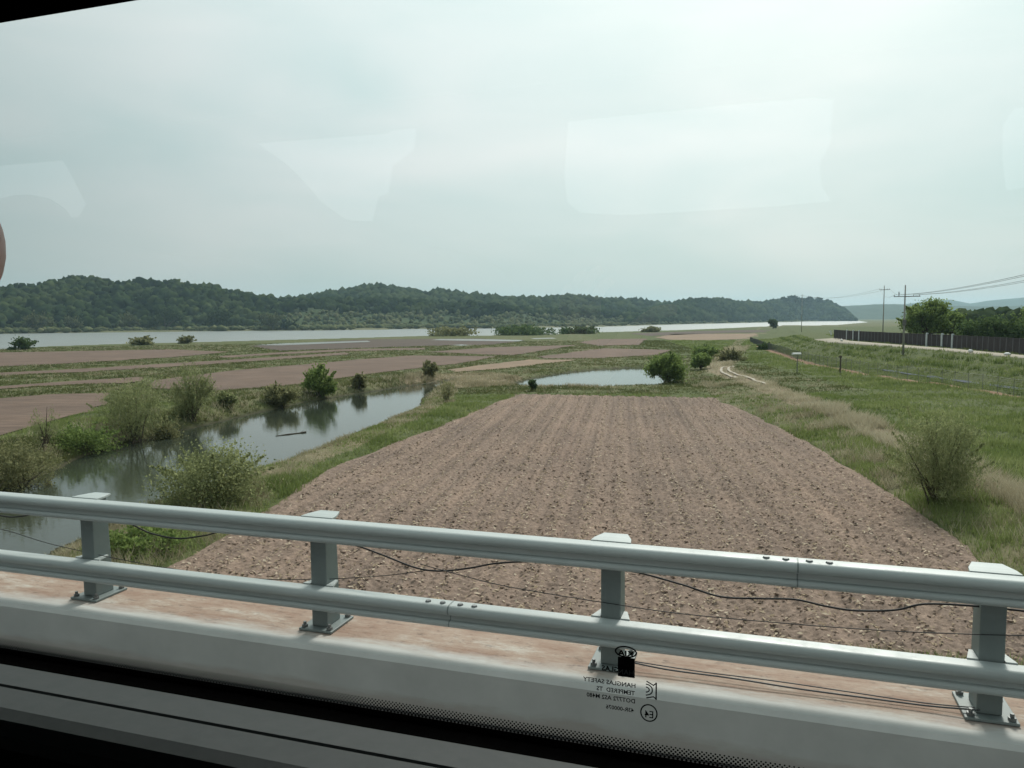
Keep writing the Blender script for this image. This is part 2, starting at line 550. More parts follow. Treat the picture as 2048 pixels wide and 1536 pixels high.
FIELDS = {  # outlines of the small fields beyond the canal
    'a': ([(-260, 722), (0, 705), (180, 702), (342, 699), (462, 704), (342, 715), (171, 725), (0, 734), (-260, 752)], M_field),
    'b': ([(-160, 757), (0, 746), (171, 737), (345, 727), (520, 716), (690, 705), (700, 709), (520, 722), (345, 734), (171, 744), (0, 752), (-160, 766)], M_field),
    'c': ([(-160, 786), (0, 773), (90, 766), (180, 760), (280, 754), (285, 762), (260, 767), (180, 768), (90, 773), (0, 779), (-160, 797)], M_field),
    'd': ([(-260, 818), (0, 797), (103, 788), (212, 786), (217, 808), (140, 834), (50, 862), (-100, 905), (-260, 950)], M_field),
    'e': ([(300, 762), (430, 745), (650, 725), (821, 711), (994, 713), (925, 726), (770, 744), (660, 760), (560, 773), (440, 782), (300, 777)], M_field),
    'f': ([(855, 704), (992, 694.5), (1156, 690), (1026, 711), (923, 707)], M_field),
    'g': ([(1077, 713), (1207, 697), (1345, 700), (1316, 710), (1197, 717), (1087, 717)], M_field),
    'h': ([(1156, 685), (1197, 678.5), (1293, 677.5), (1279, 690), (1197, 692)], M_field),
    'i': ([(900, 739), (958, 731), (1060, 719.5), (1156, 719.5), (1070, 730), (992, 739), (917, 744)], M_field_pale),
    'j': ([(500, 692), (728, 679), (957, 677), (1050, 681), (980, 690), (850, 692), (700, 697), (560, 702)], M_mud),
    'k': ([(1310, 675), (1348, 668), (1540, 667), (1600, 669), (1545, 676), (1430, 680), (1348, 681)], M_field_pale),
    'm': ([(430, 713), (560, 705), (690, 698.5), (850, 696), (856, 699.5), (700, 702.5), (560, 709), (450, 716)], M_field),
    'l': ([(1260, 667), (1400, 662), (1500, 660), (1600, 660), (1600, 664), (1450, 666), (1300, 672)], M_mud),
}
FPOLY = {k: W(v[0], 0.0) for k, v in FIELDS.items()}
LEFT_E = W([(1040, 789), (951, 824), (872, 858), (770, 895), (650, 943), (537, 1026), (342, 1131), (60, 1290)], 0)
RIGHT_E = W([(1427, 797), (1509, 831), (1621, 889), (1724, 951), (1816, 1011), (1895, 1066), (1980, 1141), (2170, 1330)], 0)
MAIN = np.concatenate([LEFT_E, RIGHT_E[::-1]])

# lines of the levee on the right, each from far to near with its height
R0 = W3([(1500, 666, 0), (1425, 715, 0), (1390, 752, 0), (1427, 797, 0), (1509, 831, 0), (1621, 889, 0), (1724, 951, 0), (1816, 1011, 0), (1895, 1066, 0), (1980, 1141, 0), (2170, 1330, 0)])
R2 = W3([(1512, 666, 0.1), (1440, 722, 0.3), (1440, 742, 0.5), (1490, 757, 0.6), (1560, 785, 0.6), (1640, 815, 0.6), (1720, 850, 0.6), (1800, 884, 0.6), (1900, 932, 0.6), (2048, 1000, 0.6), (2500, 1215, 0.6)])
R3 = W3([(1530, 667, 0.3), (1500, 684, 0.6), (1530, 697, 0.9), (1600, 722, 1.0), (1700, 744, 1.0), (1850, 765, 1.0), (2048, 793, 1.0), (2600, 872, 1.0)])
R4 = W3([(1550, 668, 0.5), (1540, 682, 0.7), (1600, 705, 0.8), (1700, 728, 0.75), (1850, 750, 0.75), (2048, 777, 0.75), (2600, 852, 0.75)])
R5 = W3([(1590, 667, 1.5), (1628, 679, 3.3), (1660, 685, 3.5), (1800, 695, 3.5), (1900, 703, 3.5), (2048, 717, 3.5), (2600, 772, 3.5)])
R6 = W3([(1630, 664, 1.5), (1680, 676, 3.3), (1700, 682, 3.5), (1800, 690, 3.5), (1900, 697.5, 3.5), (2048, 711, 3.5), (2600, 762, 3.5)])


def d_poly(P, poly):
    """signed distance to a closed outline, negative inside"""
    n = len(poly)
    best = np.full(len(P), 1e18)
    ins = np.zeros(len(P), bool)
    for i in range(n):
        a, b_ = poly[i], poly[(i + 1) % n]
        e = b_ - a
        w = P - a
        t = np.clip((w @ e) / max(e @ e, 1e-9), 0, 1)
        dx = w - t[:, None] * e
        best = np.minimum(best, (dx ** 2).sum(1))
        if a[1] != b_[1]:
            c_ = (a[1] > P[:, 1]) != (b_[1] > P[:, 1])
            xi = (b_[0] - a[0]) * (P[:, 1] - a[1]) / (b_[1] - a[1]) + a[0]
            ins ^= c_ & (P[:, 0] < xi)
    d = np.sqrt(best)
    return np.where(ins, -d, d)


def d_line(P, line):
    """distance, interpolated third value and side (+1 to the right of the line walked from far to near: the levee side)"""
    best = np.full(len(P), 1e18)
    zz_ = np.zeros(len(P))
    side = np.zeros(len(P))
    for i in range(len(line) - 1):
        a, b_ = line[i, :2], line[i + 1, :2]
        e = b_ - a
        w = P - a
        t = np.clip((w @ e) / max(e @ e, 1e-9), 0, 1)
        dx = w - t[:, None] * e
        d2 = (dx ** 2).sum(1)
        m = d2 < best - 1e-9
        best = np.where(m, d2, best)
        zz_ = np.where(m, line[i, 2] + t * (line[i + 1, 2] - line[i, 2]), zz_)
        side = np.where(m, np.sign(e[0] * w[:, 1] - e[1] * w[:, 0]), side)
    return np.sqrt(best), zz_, side


LINES = [R0, R2, R3, R4, R5, R6]


def land(P):
    """height and ground character at points P (n,2)"""
    P = np.asarray(P, float)
    x, y = P[:, 0], P[:, 1]
    n = len(P)
    z = 0.10 * (fbm(x * 0.12, y * 0.12, 4, 3) - 0.5)
    dry = np.zeros(n)
    soil = np.zeros(n)
    wet = np.zeros(n)
    r = np.hypot(x, y)
    near = (y > -30) & (r < 900)
    Q = P[near]
    zq = z[near]
    # levee
    ds = [d_line(Q, L) for L in LINES]
    zl = np.zeros(len(Q))
    inlev = np.zeros(len(Q), bool)
    for i in range(len(ds) - 1):
        d0, z0, s0 = ds[i]
        d1, z1, s1 = ds[i + 1]
        m = (s0 >= 0) & (s1 < 0)
        t = d0 / np.maximum(d0 + d1, 1e-6)
        if i in (0,):
            t = t ** 0.7
        zl = np.where(m, z0 + (z1 - z0) * t, zl)
        inlev |= m
    d6, z6, s6 = ds[5]
    m6 = (s6 >= 0) & (ds[0][2] >= 0)
    zl = np.where(m6, 1.0 + (z6 - 1.0) * (1 - sstep(2, 30, d6)), zl)
    inlev |= m6
    bumps = 0.55 * (fbm(Q[:, 0] * 0.33, Q[:, 1] * 0.33, 4, 11) - 0.5)
    onroad = (ds[4][2] >= 0) & (ds[5][2] < 0)
    zq = np.where(inlev, zl + np.where(onroad, 0, bumps), zq)
    # bunds: land that is not field stands a little higher
    dm = d_poly(Q, MAIN)
    df = dm.copy()
    for k in FPOLY:
        df = np.minimum(df, d_poly(Q, FPOLY[k]))
    rr = np.hypot(Q[:, 0], Q[:, 1])
    infield = df < 0
    amp_ = np.where(rr < 85, 1.0, 0.25)
    raise_ = amp_ * (0.22 * sstep(0.1, 1.3, df) + 0.2 * sstep(0.2, 1.5, df) * (fbm(Q[:, 0] * 0.35, Q[:, 1] * 0.35, 3, 5) - 0.4))
    raise_ = raise_ + 0.40 * sstep(9, 3, d_poly(Q, CANAL)) * (Q[:, 0] < -14 - 0.0 * Q[:, 1]) * (dm > 6) * sstep(0, 2, df)
    zq = np.where(inlev & (df > 0), zq, zq + np.where(infield, -np.where(rr > 105, 0.16, 0.03) * sstep(0, 0.5, -df), raise_))
    zq = np.where(dm < 0, -0.45 * sstep(0, 0.8, -dm), zq)
    # canal, pond
    dc = np.minimum(d_poly(Q, CANAL), d_poly(Q, POND)) + 0.7 * (fbm(Q[:, 0] * 0.4, Q[:, 1] * 0.4, 3, 21) - 0.5)
    bank = sstep(-0.3, 2.2, dc)
    zq = np.where(dc < 2.2, np.where(dc < 0, WL - 1.2 * sstep(0, 3, -dc), WL + (zq - WL) * bank), zq)
    wq = (1 - sstep(-0.2, 0.9, dc)) * 0.9
    # character
    dq = np.zeros(len(Q))
    sq = np.zeros(len(Q))
    dq = np.maximum(dq, 1.15 * np.exp(-(ds[1][0] / (1.0 + 0.012 * rr)) ** 2) * (ds[1][1] > 0.25))
    dq = np.maximum(dq, 0.45 * ((ds[0][2] > 0) & (ds[1][2] < 0)))
    sq = np.maximum(sq, 1.0 * np.exp(-((ds[2][0]) / (0.5 + 0.004 * rr)) ** 2) * (ds[2][1] > 0.8))
    ridge = (dc > 0.5) & (dc < 4) & (dm > 1.0) & (dm < 14)
    dq = np.maximum(dq, np.where(ridge, 0.55, 0))
    beyond = (rr > 95) & (Q[:, 0] < 40) & (df > 0)
    dq = np.maximum(dq, np.where(beyond, 0.34, 0))
    pen = (np.hypot((Q[:, 0] + 7) / 9, (Q[:, 1] - 117) / 14) < 1) & (dc > 0.4)
    dq = np.maximum(dq, np.where(pen, 0.95, 0))
    leftbank = (dc > 0.2) & (dc < 9) & (Q[:, 0] < -12)
    dq = np.maximum(dq, np.where(leftbank, 0.42, 0))
    z[near], dry[near], soil[near], wet[near] = zq, dq, sq, wq
    # river bed
    dr = d_poly(P, RIVER)
    far = (r > 150)
    z = np.where(far & (dr < 6), np.where(dr < 0, -2.3 - 1.5 * sstep(0, 20, -dr), -2.3 + (z + 2.3) * sstep(0, 6, dr)), z)
    # across the river: a low flat bank
    dry = np.where(r > 780, 0.40, dry)
    return z, dry, soil, wet


def ground_z(x, y):
    return float(land(np.array([[x, y]]))[0][0])


def ground_hit(px, py):
    """where the sight line through a photo pixel first meets the land"""
    d = ray(px, py)
    Y = np.exp(np.linspace(math.log(14), math.log(1200), 900))
    pts_ = d[None] * (Y / d[1])[:, None] + np.array([0, 0, H])
    zg = land(pts_[:, :2])[0]
    k = int(np.argmax(pts_[:, 2] <= zg)) if (pts_[:, 2] <= zg).any() else len(Y) - 1
    return np.array([pts_[k, 0], pts_[k, 1], zg[k]])


# ------------------------------------------------------------------ ground sheet
az_in = np.radians(np.linspace(-40, 40, 560))
az_out = np.radians(np.concatenate([np.linspace(42, 180, 70), np.linspace(182, 318, 69)]))
azs = np.concatenate([az_in, az_out])
rad = [6.0]
while rad[-1] < 9500:
    r_ = rad[-1]
    rad.append(r_ * (1.0125 if r_ < 330 else 1.018 if r_ < 900 else 1.06))
rad = np.array(rad)
A, RR = np.meshgrid(azs, rad)
gx, gy = (np.sin(A) * RR).ravel(), (np.cos(A) * RR).ravel()
gz, gdry, gsoil, gwet = land(np.stack([gx, gy], 1))
na, nr = len(azs), len(rad)
ii, jj = np.meshgrid(np.arange(nr - 1), np.arange(na), indexing='ij')
j2 = (jj + 1) % na
quads = np.stack([ii * na + jj, (ii + 1) * na + jj, (ii + 1) * na + j2, ii * na + j2], -1).reshape(-1, 4)[:, ::-1]
verts = np.stack([gx, gy, gz], 1)
cidx = len(verts)
verts = np.concatenate([verts, [[0, 0, 0.0]]])
tris = np.stack([np.full(na, cidx), np.arange(na), (np.arange(na) + 1) % na], 1)[:, ::-1]
ground = mesh_np('ground', verts, [quads, tris], M_ground, None,
                 {'dry': np.append(gdry, 0), 'soil': np.append(gsoil, 0), 'wet': np.append(gwet, 0)}, smooth=True)
tag(ground, kind='structure')


def sheet(name, poly, z, mat, jitter=0.0, kind='structure', step=None, label=None):
    pts = []
    for i in range(len(poly)):
        a, b_ = poly[i], poly[(i + 1) % len(poly)]
        L = np.hypot(*(b_ - a))
        k = max(1, int(L / step)) if step else 1
        for t in range(k):
            q = a + (b_ - a) * t / k
            if jitter:
                q = q + (rng.random(2) - 0.5) * 2 * jitter
            pts.append((q[0], q[1], z))
    tr = tessellate_polygon([[Vector(p_) for p_ in pts]])
    tr = np.array(tr)
    V = np.array(pts)
    a, b_, c_ = V[tr[:, 0]], V[tr[:, 1]], V[tr[:, 2]]
    flip = ((b_[:, 0] - a[:, 0]) * (c_[:, 1] - a[:, 1]) - (b_[:, 1] - a[:, 1]) * (c_[:, 0] - a[:, 0])) < 0
    tr[flip] = tr[flip][:, ::-1]
    return tag(mesh_np(name, V, tr, mat), kind=kind)


def grow(poly, m):
    c_ = poly.mean(0)
    d = poly - c_
    L = np.hypot(d[:, 0], d[:, 1])[:, None]
    return c_ + d * (1 + m / L)


sheet('canal_water', grow(CANAL, 3.5), WL, M_canal)
sheet('pond_water', grow(POND, 3.0), WL, M_canal)
sheet('river_water', grow(RIVER, 25), -2.0, M_river)
for k, (px, mat) in FIELDS.items():
    sheet('field', FPOLY[k], 0.05, mat, 0.75, step=3.5)
for pts in ([(508, 690), (560, 686.5), (735, 681.5), (742, 683.5), (560, 690.5)], [(862, 680), (880, 678), (960, 678.2), (1046, 680), (1040, 682.5), (950, 681.6)],
            [(905, 690), (925, 688.8), (945, 690.2), (925, 691.5)], [(1060, 676.6), (1105, 675.4), (1112, 677), (1070, 678)]):
    sheet('paddy_water', W(pts, 0.09), 0.09, M_paddy, 0.3, step=6)

# ------------------------------------------------------------------ the big ploughed field: furrows and clods as real relief
ax = np.array([math.sin(math.radians(8.0)), math.cos(math.radians(8.0))])
sx = np.array([ax[1], -ax[0]])
lt, ls = LEFT_E @ ax, LEFT_E @ sx
rt, rs = RIGHT_E @ ax, RIGHT_E @ sx
o1, o2 = np.argsort(lt), np.argsort(rt)
t_end = 0.5 * (lt.max() + rt.max())
NT, NS = 640, 400
tt = np.exp(np.linspace(math.log(12.0), math.log(t_end), NT))
uu = np.linspace(0, 1, NS)
T, Ug = np.meshgrid(tt, uu, indexing='ij')
SL = np.interp(tt, lt[o1], ls[o1])[:, None]
SR = np.interp(tt, rt[o2], rs[o2])[:, None]
edge_wob = (fbm(tt * 0.3, tt * 0 + 3, 3, 31)[:, None] - 0.5) * 0.8
S = SL + edge_wob + (SR - SL - edge_wob * 2) * Ug
skew = (lt.max() - rt.max()) / (SR[-1, 0] - SL[-1, 0])
T2 = T + (0.5 - Ug) * (lt.max() - rt.max()) * ((T - 12) / (t_end - 12)) ** 2


def field_relief(s, t):
    w = 0.35 * (fbm(t * 0.06, s * 0.05, 3, 41) - 0.5)
    fur = 0.045 * np.cos(2 * math.pi * (s + w) / 1.45) + 0.03 * np.cos(2 * math.pi * (s + w * 1.3) / 0.52 + 1.0)
    cl = np.abs(fbm(s * 3.2, t * 2.7, 3, 43) - 0.5) * 2
    cl2 = fbm(s * 7.0, t * 5.6, 2, 47)
    patch = 0.55 + 0.9 * fbm(s * 0.12, t * 0.12, 3, 49)
    return fur + patch * (0.08 * (1 - cl) ** 2 + 0.10 * cl2 + 0.11 * fbm(s * 11.0, t * 8.0, 2, 53)) - 0.13


Z = field_relief(S, T2)
edge = np.minimum(Ug, 1 - Ug) * (SR - SL)
Z = Z * sstep(0, 0.6, edge) + 0.05
X3 = T2 * ax[0] + S * sx[0]
Y3 = T2 * ax[1] + S * sx[1]
i_, j_ = np.meshgrid(np.arange(NT - 1), np.arange(NS - 1), indexing='ij')
q = np.stack([i_ * NS + j_, i_ * NS + j_ + 1, (i_ + 1) * NS + j_ + 1, (i_ + 1) * NS + j_], -1).reshape(-1, 4)
main_field = mesh_np('ploughed_field', np.stack([X3.ravel(), Y3.ravel(), Z.ravel()], 1), q, M_soil, smooth=True)
tag(main_field, kind='structure')

# clods and straw lying on it
ico = bmesh.new()
bmesh.ops.create_icosphere(ico, subdivisions=1, radius=1)
ICO_V = np.array([v.co[:] for v in ico.verts])
ICO_F = np.array([[v.index for v in f.verts] for f in ico.faces])
ico.free()
ico = bmesh.new()
bmesh.ops.create_icosphere(ico, subdivisions=2, radius=1)
ICO2_V = np.array([v.co[:] for v in ico.verts])
ICO2_F = np.array([[v.index for v in f.verts] for f in ico.faces])
ico.free()


def field_points(n):
    u = rng.random(n)
    t = np.exp(math.log(14) + u ** 0.8 * (math.log(t_end - 0.5) - math.log(14)))
    k = rng.random(n) * 0.97 + 0.015
    s = np.interp(t, lt[o1], ls[o1]) * (1 - k) + np.interp(t, rt[o2], rs[o2]) * k
    return s, t


def blobs(C, R3_, IV, IF, jit=0.25):
    """many displaced icospheres, centres C (n,3), radii R3_ (n,3)"""
    n, m = len(C), len(IV)
    v = IV[None] * (1 + jit * (rng.random((n, m, 1)) - 0.5) * 2)
    an = rng.random(n) * 6.283
    ca, sa = np.cos(an)[:, None], np.sin(an)[:, None]
    v = v * R3_[:, None, :]
    v = np.stack([v[..., 0] * ca - v[..., 1] * sa, v[..., 0] * sa + v[..., 1] * ca, v[..., 2]], -1) + C[:, None, :]
    f = IF[None] + (np.arange(n) * m)[:, None, None]
    return v.reshape(-1, 3), f.reshape(-1, 3)


s, t = field_points(10000)
zc = field_relief(s, t) + 0.05
sz = 0.026 + 0.055 * rng.random(10000) ** 3
C = np.stack([t * ax[0] + s * sx[0], t * ax[1] + s * sx[1], zc + sz * 0.2], 1)
v, f = blobs(C, np.stack([sz * 1.3, sz, sz * 0.65], 1), ICO_V, ICO_F, 0.35)
tag(mesh_np('soil_clods', v, f, M_clod), 'loose brown clods turned up across the big ploughed field', 'soil clods', kind='stuff')

n = 26000
s, t = field_points(n)
row = np.round(s / 1.45) * 1.45
s = np.where(rng.random(n) < 0.55, row + rng.normal(0, 0.16, n), s)
zc = field_relief(s, t) + 0.05
L = 0.035 + 0.10 * rng.random(n) ** 2
an = rng.random(n) * 6.283
d = np.stack([np.cos(an), np.sin(an), rng.normal(0, 0.25, n)], 1) * L[:, None]
wd = np.stack([-np.sin(an), np.cos(an), 0.3 * np.ones(n)], 1) * (0.02 + 0.035 * rng.random(n))[:, None]
C = np.stack([t * ax[0] + s * sx[0], t * ax[1] + s * sx[1], zc + 0.035], 1)
v = np.stack([C - d, C + wd, C + d, C - wd], 1).reshape(-1, 3)
f = np.arange(n * 4).reshape(-1, 4)
tag(mesh_np('straw', v, f, M_straw, None, {'v': np.repeat(rng.random(n), 4)}), 'pale bits of straw and stubble scattered in rows over the ploughed field', 'straw', kind='stuff')


# ------------------------------------------------------------------ levee: road, track ruts, drain
def ribbon(name, line, w, mat, dz=0.05, follow=True, kind='structure', off=0.0, step=2.0):
    line = np.asarray(line, float)
    seg = np.hypot(*(np.diff(line[:, :2], axis=0).T))
    cum = np.concatenate([[0], np.cumsum(seg)])
    n = max(4, int(cum[-1] / step))
    tq = np.linspace(0, cum[-1], n)
    c_ = np.stack([np.interp(tq, cum, line[:, 0]), np.interp(tq, cum, line[:, 1])], 1)
    tan = np.gradient(c_, axis=0)
    tan /= np.hypot(tan[:, 0], tan[:, 1])[:, None]
    nrm = np.stack([-tan[:, 1], tan[:, 0]], 1)
    c_ = c_ + nrm * off
    cols = []
    for kk in (-0.5, -0.17, 0.17, 0.5):
        p_ = c_ + nrm * w * kk
        z = land(p_)[0] if follow else np.interp(tq, cum, line[:, 2])
        cols.append(np.stack([p_[:, 0], p_[:, 1], z + dz], 1))
    V = np.stack(cols, 1).reshape(-1, 3)
    i, j = np.meshgrid(np.arange(n - 1), np.arange(3), indexing='ij')
    q = np.stack([i * 4 + j, i * 4 + j + 1, (i + 1) * 4 + j + 1, (i + 1) * 4 + j], -1).reshape(-1, 4)
    o = mesh_np(name, V, q, mat)
    bm = bmesh.new()
    bm.from_mesh(o.data)
    bmesh.ops.recalc_face_normals(bm, faces=bm.faces)
    if sum(f_.normal.z for f_ in bm.faces) < 0:
        bmesh.ops.reverse_faces(bm, faces=bm.faces)
    bm.to_mesh(o.data)
    bm.free()
    return tag(o, kind=kind)


# levee road between its two edges
n = 120


def resample(line, n):
    seg = np.hypot(*(np.diff(line[:, :2], axis=0).T))
    cum = np.concatenate([[0], np.cumsum(seg)]) / seg.sum()
    tq = np.linspace(0, 1, n)
    return np.stack([np.interp(tq, cum, line[:, k]) for k in range(line.shape[1])], 1)


ra, rb = resample(R5[1:], n), resample(R6[1:], n)
V = np.stack([ra + [0, 0, 0.06], rb + [0, 0, 0.06], ra + [0, 0, -0.3], rb + [0, 0, -0.3]], 1).reshape(-1, 3)
i = np.arange(n - 1) * 4
q = np.concatenate([np.stack([i, i + 1, i + 5, i + 4], 1), np.stack([i + 2, i, i + 4, i + 6], 1)])
tag(mesh_np('levee_road', V, q, M_track), kind='structure')
ribbon('dirt_track', W3([(1452, 734, 0.5), (1443, 738, 0.5), (1442, 744, 0.5), (1452, 750, 0.5), (1475, 757, 0.6)]), 0.38, M_track, 0.16, step=1.0)
ribbon('dirt_track', W3([(1467, 733, 0.5), (1457, 738, 0.5), (1457, 744, 0.5), (1470, 750, 0.5), (1500, 759, 0.6), (1530, 770, 0.6)]), 0.38, M_track, 0.16, step=1.0)
M_drain = simple('drain concrete', (0.085, 0.097, 0.115), (0.14, 0.152, 0.175), 1.0, 0.97, 0.05, world_space=True)
ribbon('drainage_channel', W3([(1740, 737, 0.8), (1850, 755, 0.75), (2048, 781, 0.75), (2500, 842, 0.75)]), 1.8, M_drain, 0.14, step=3.0)

# ------------------------------------------------------------------ hills and the woods on them
far_px = np.array([p_[0] for p_ in river_far], float)
far_Y = np.array([at(p_[0], p_[1], -2.0)[1] for p_ in river_far])


def shore(px):
    return np.exp(np.interp(px, far_px, np.log(far_Y)))


def hill(name, sil, crest_fn, foot_fn, back, lower, mat, step=6.0, rows=26, rough=4.0, z_foot=-0.8):
    sp = np.array(sil, float)
    px = np.arange(sp[0, 0], sp[-1, 0] + 1, step)
    py = np.interp(px, sp[:, 0], sp[:, 1])
    Yc, Yf = crest_fn(px), foot_fn(px)
    P, Zs = [], []
    tk = np.concatenate([np.linspace(0, 1, rows), 1 + np.linspace(0.15, 1, 8)])
    base = np.array([at_y(a, b_, 1.0) - [0, 0, H] for a, b_ in zip(px, py)])      # direction with unit depth
    for t in tk:
        Y = Yf + (Yc - Yf) * t if t <= 1 else Yc + back * (t - 1)
        zc_ = H + base[:, 2] * Yc - lower
        prof = math.sin(t * math.pi / 2) ** 1.15 if t <= 1 else max(0.0, math.cos((t - 1) * math.pi / 2))
        X = base[:, 0] * Y
        nz = (fbm(X / 60, Y / 60, 4, 61) - 0.5) * rough * 4 * math.sin(min(t, 1) * math.pi)
        if t == 0 or t == tk[-1]:
            z = np.full(len(px), z_foot - 0.6)
        else:
            z = z_foot + (zc_ - z_foot) * prof + nz
        P.append(np.stack([X, Y, z], 1))
    G = np.stack(P)                              # rows, cols, 3
    nr_, nc = G.shape[:2]
    i, j = np.meshgrid(np.arange(nr_ - 1), np.arange(nc - 1), indexing='ij')
    q = np.stack([i * nc + j, i * nc + j + 1, (i + 1) * nc + j + 1, (i + 1) * nc + j], -1).reshape(-1, 4)
    o = mesh_np(name, G.reshape(-1, 3), q, mat, smooth=True)
    tag(o, kind='structure')
    return G, rows


def woods(name, G, rows, n, r0, r1, label, mat=M_wood, tmin=0.02, two=True, topbias=0.0, keep=None, cat='woodland'):
    nr_, nc = G.shape[:2]
    t = tmin + (1.02 - tmin) * rng.random(n) ** (1.0 - topbias)
    a = rng.random(n) * (nc - 1)
    if keep:
        k_ = keep(a / (nc - 1), t)
        t, a = t[k_], a[k_]
        n = len(t)
    fi = np.clip(t * (rows - 1), 0, nr_ - 1.001)
    i0, j0 = fi.astype(int), a.astype(int)
    u, w = (fi - i0)[:, None], (a - j0)[:, None]
    p_ = (G[i0, j0] * (1 - u) + G[i0 + 1, j0] * u) * (1 - w) + (G[i0, j0 + 1] * (1 - u) + G[i0 + 1, j0 + 1] * u) * w
    R_ = r0 + (r1 - r0) * rng.random(n) ** 1.6
    C_ = p_ + np.stack([np.zeros(n), np.zeros(n), R_ * 0.55], 1)
    iv, if_ = (ICO2_V, ICO2_F) if two else (ICO_V, ICO_F)
    v, f = blobs(C_, np.stack([R_, R_, R_ * (0.75 + 0.5 * rng.random(n))], 1), iv, if_, 0.42 if two else 0.24)
    col = np.clip(0.5 + rng.normal(0, 0.24, n) + 0.8 * (fbm(p_[:, 0] / 70, p_[:, 1] / 70, 3, 71) - 0.5) * 2, 0, 1)
    vv = np.clip(np.repeat(col, len(iv)) + rng.normal(0, 0.09, n * len(iv)), 0, 1)
    o = mesh_np(name, v, f, mat, None, {'v': vv})
    return tag(o, label, cat, kind='stuff')


silA = [(-700, 602), (-300, 590), (0, 579), (60, 574), (100, 567), (145, 558), (200, 561), (240, 568), (320, 565), (400, 571), (440, 578), (500, 589), (560, 598), (640, 601), (760, 599), (850, 605), (1000, 612), (1120, 619), (1250, 627), (1335, 637)]
GA, ra_ = hill('hill', silA, lambda p_: shore(p_) + 330, lambda p_: shore(p_) + np.interp(p_, [300, 620], [45, 130]), 260, 7.0, M_hill)
woods('woodland', GA, ra_, 5400, 2.8, 7.6, 'dark green wood covering the long near hill across the river at left', keep=lambda f_, t: ~((f_ > 0.62) & (t < 0.36 + 0.16 * fbm(f_ * 60, t * 4, 3, 77))))
woods('hillside_scrub', GA, ra_, 4200, 1.8, 4.8, 'olive and buff scrub on the low slope below the wood across the river', mat=M_thick, two=False, keep=lambda f_, t: (f_ > 0.56 + 0.1 * fbm(f_ * 40, t * 4, 2, 78)) & (t < 0.47), cat='scrub')
silB = [(540, 606), (640, 593), (700, 581), (740, 576), (800, 580), (850, 591), (880, 583), (920, 589), (1000, 597), (1100, 599), (1140, 593), (1190, 601), (1270, 603), (1330, 608), (1350, 616)]
GB, rb_ = hill('hill', silB, lambda p_: shore(p_) + 850, lambda p_: shore(p_) + 380, 400, 9.0, M_hill, rows=18)
woods('woodland', GB, rb_, 2600, 8, 13, 'hazy blue green wood on the ridge behind the centre of the river', two=False, tmin=0.05)
silC = [(1255, 622), (1330, 609), (1380, 598), (1430, 595), (1470, 601), (1520, 604), (1550, 599), (1590, 596), (1630, 599), (1660, 603), (1690, 616), (1713, 639)]
GC, rc_ = hill('hill', silC, lambda p_: np.minimum(shore(p_), 2500) + 420, lambda p_: np.minimum(shore(p_), 2500) + 60, 380, 12.0, M_hill)
woods('woodland', GC, rc_, 3800, 5, 10, 'wood on the steep headland where the river bends away at right', two=False)
silD = [(1600, 618), (1640, 615), (1690, 612), (1730, 610), (1790, 608), (1830, 611), (1880, 612), (1960, 613), (2048, 612), (2300, 613), (2500, 618)]
hill('hill', silD, lambda p_: 4600 + 0 * p_, lambda p_: 3900 + 0 * p_, 700, 0, M_farhill, rows=14, rough=7)
silE = [(1760, 613), (1810, 608), (1860, 604), (1900, 599), (1940, 607), (1990, 600), (2048, 595), (2150, 592), (2400, 602)]
hill('hill', silE, lambda p_: 7200 + 0 * p_, lambda p_: 6200 + 0 * p_, 900, 0, M_farhill, rows=14, rough=9)


# thicket on the flat far bank between water and hill foot
def thicket(name, n, px0, px1, d0, d1, r0, r1, label, mat=M_thick):
    px = px0 + (px1 - px0) * rng.random(n)
    Y = shore(px) * 1.004 + d0 + (d1 - d0) * rng.random(n)
    X = np.array([at_y(a, 640, 1.0)[0] for a in px]) * Y
    R_ = (r0 + (r1 - r0) * rng.random(n) ** 2.2)
    keep = fbm(X / 45, Y / 45, 2, 81) > 0.36
    X, Y, R_ = X[keep], Y[keep], R_[keep]
    n = len(X)
    C_ = np.stack([X, Y, -0.6 + R_ * 0.45], 1)
    v, f = blobs(C_, np.stack([R_ * 1.35, R_ * 1.2, R_ * 0.85], 1), ICO_V, ICO_F, 0.35)
    col = np.clip(0.5 + rng.normal(0, 0.25, n), 0, 1)
    return tag(mesh_np(name, v, f, mat, None, {'v': np.clip(np.repeat(col, len(ICO_V)) + rng.normal(0, 0.1, n * 12), 0, 1)}), label, 'thicket', kind='stuff')


thicket('riverside_thicket', 5200, -500, 1690, 2, 125, 1.2, 4.2, 'olive reeds and scrub along the far bank of the river')
# dark wood beyond the fence trees at right
n = 1000
px = 1870 + 500 * rng.random(n)
Y = 380 + 160 * rng.random(n)
X = (px - 1024) / F * Y
R_ = 2.4 + 2.8 * rng.random(n)
v, f = blobs(np.stack([X, Y, 1 + R_ * 0.5 + 6.0 * rng.random(n) ** 1.3], 1), np.stack([R_, R_, R_ * 0.95], 1), ICO2_V, ICO2_F, 0.42)
tag(mesh_np('woodland', v, f, M_wood, None, {'v': np.repeat(np.clip(rng.normal(0.45, 0.2, n), 0, 1), len(ICO2_V))}), 'belt of trees in the distance behind the fence trees at right', 'woodland', kind='stuff')


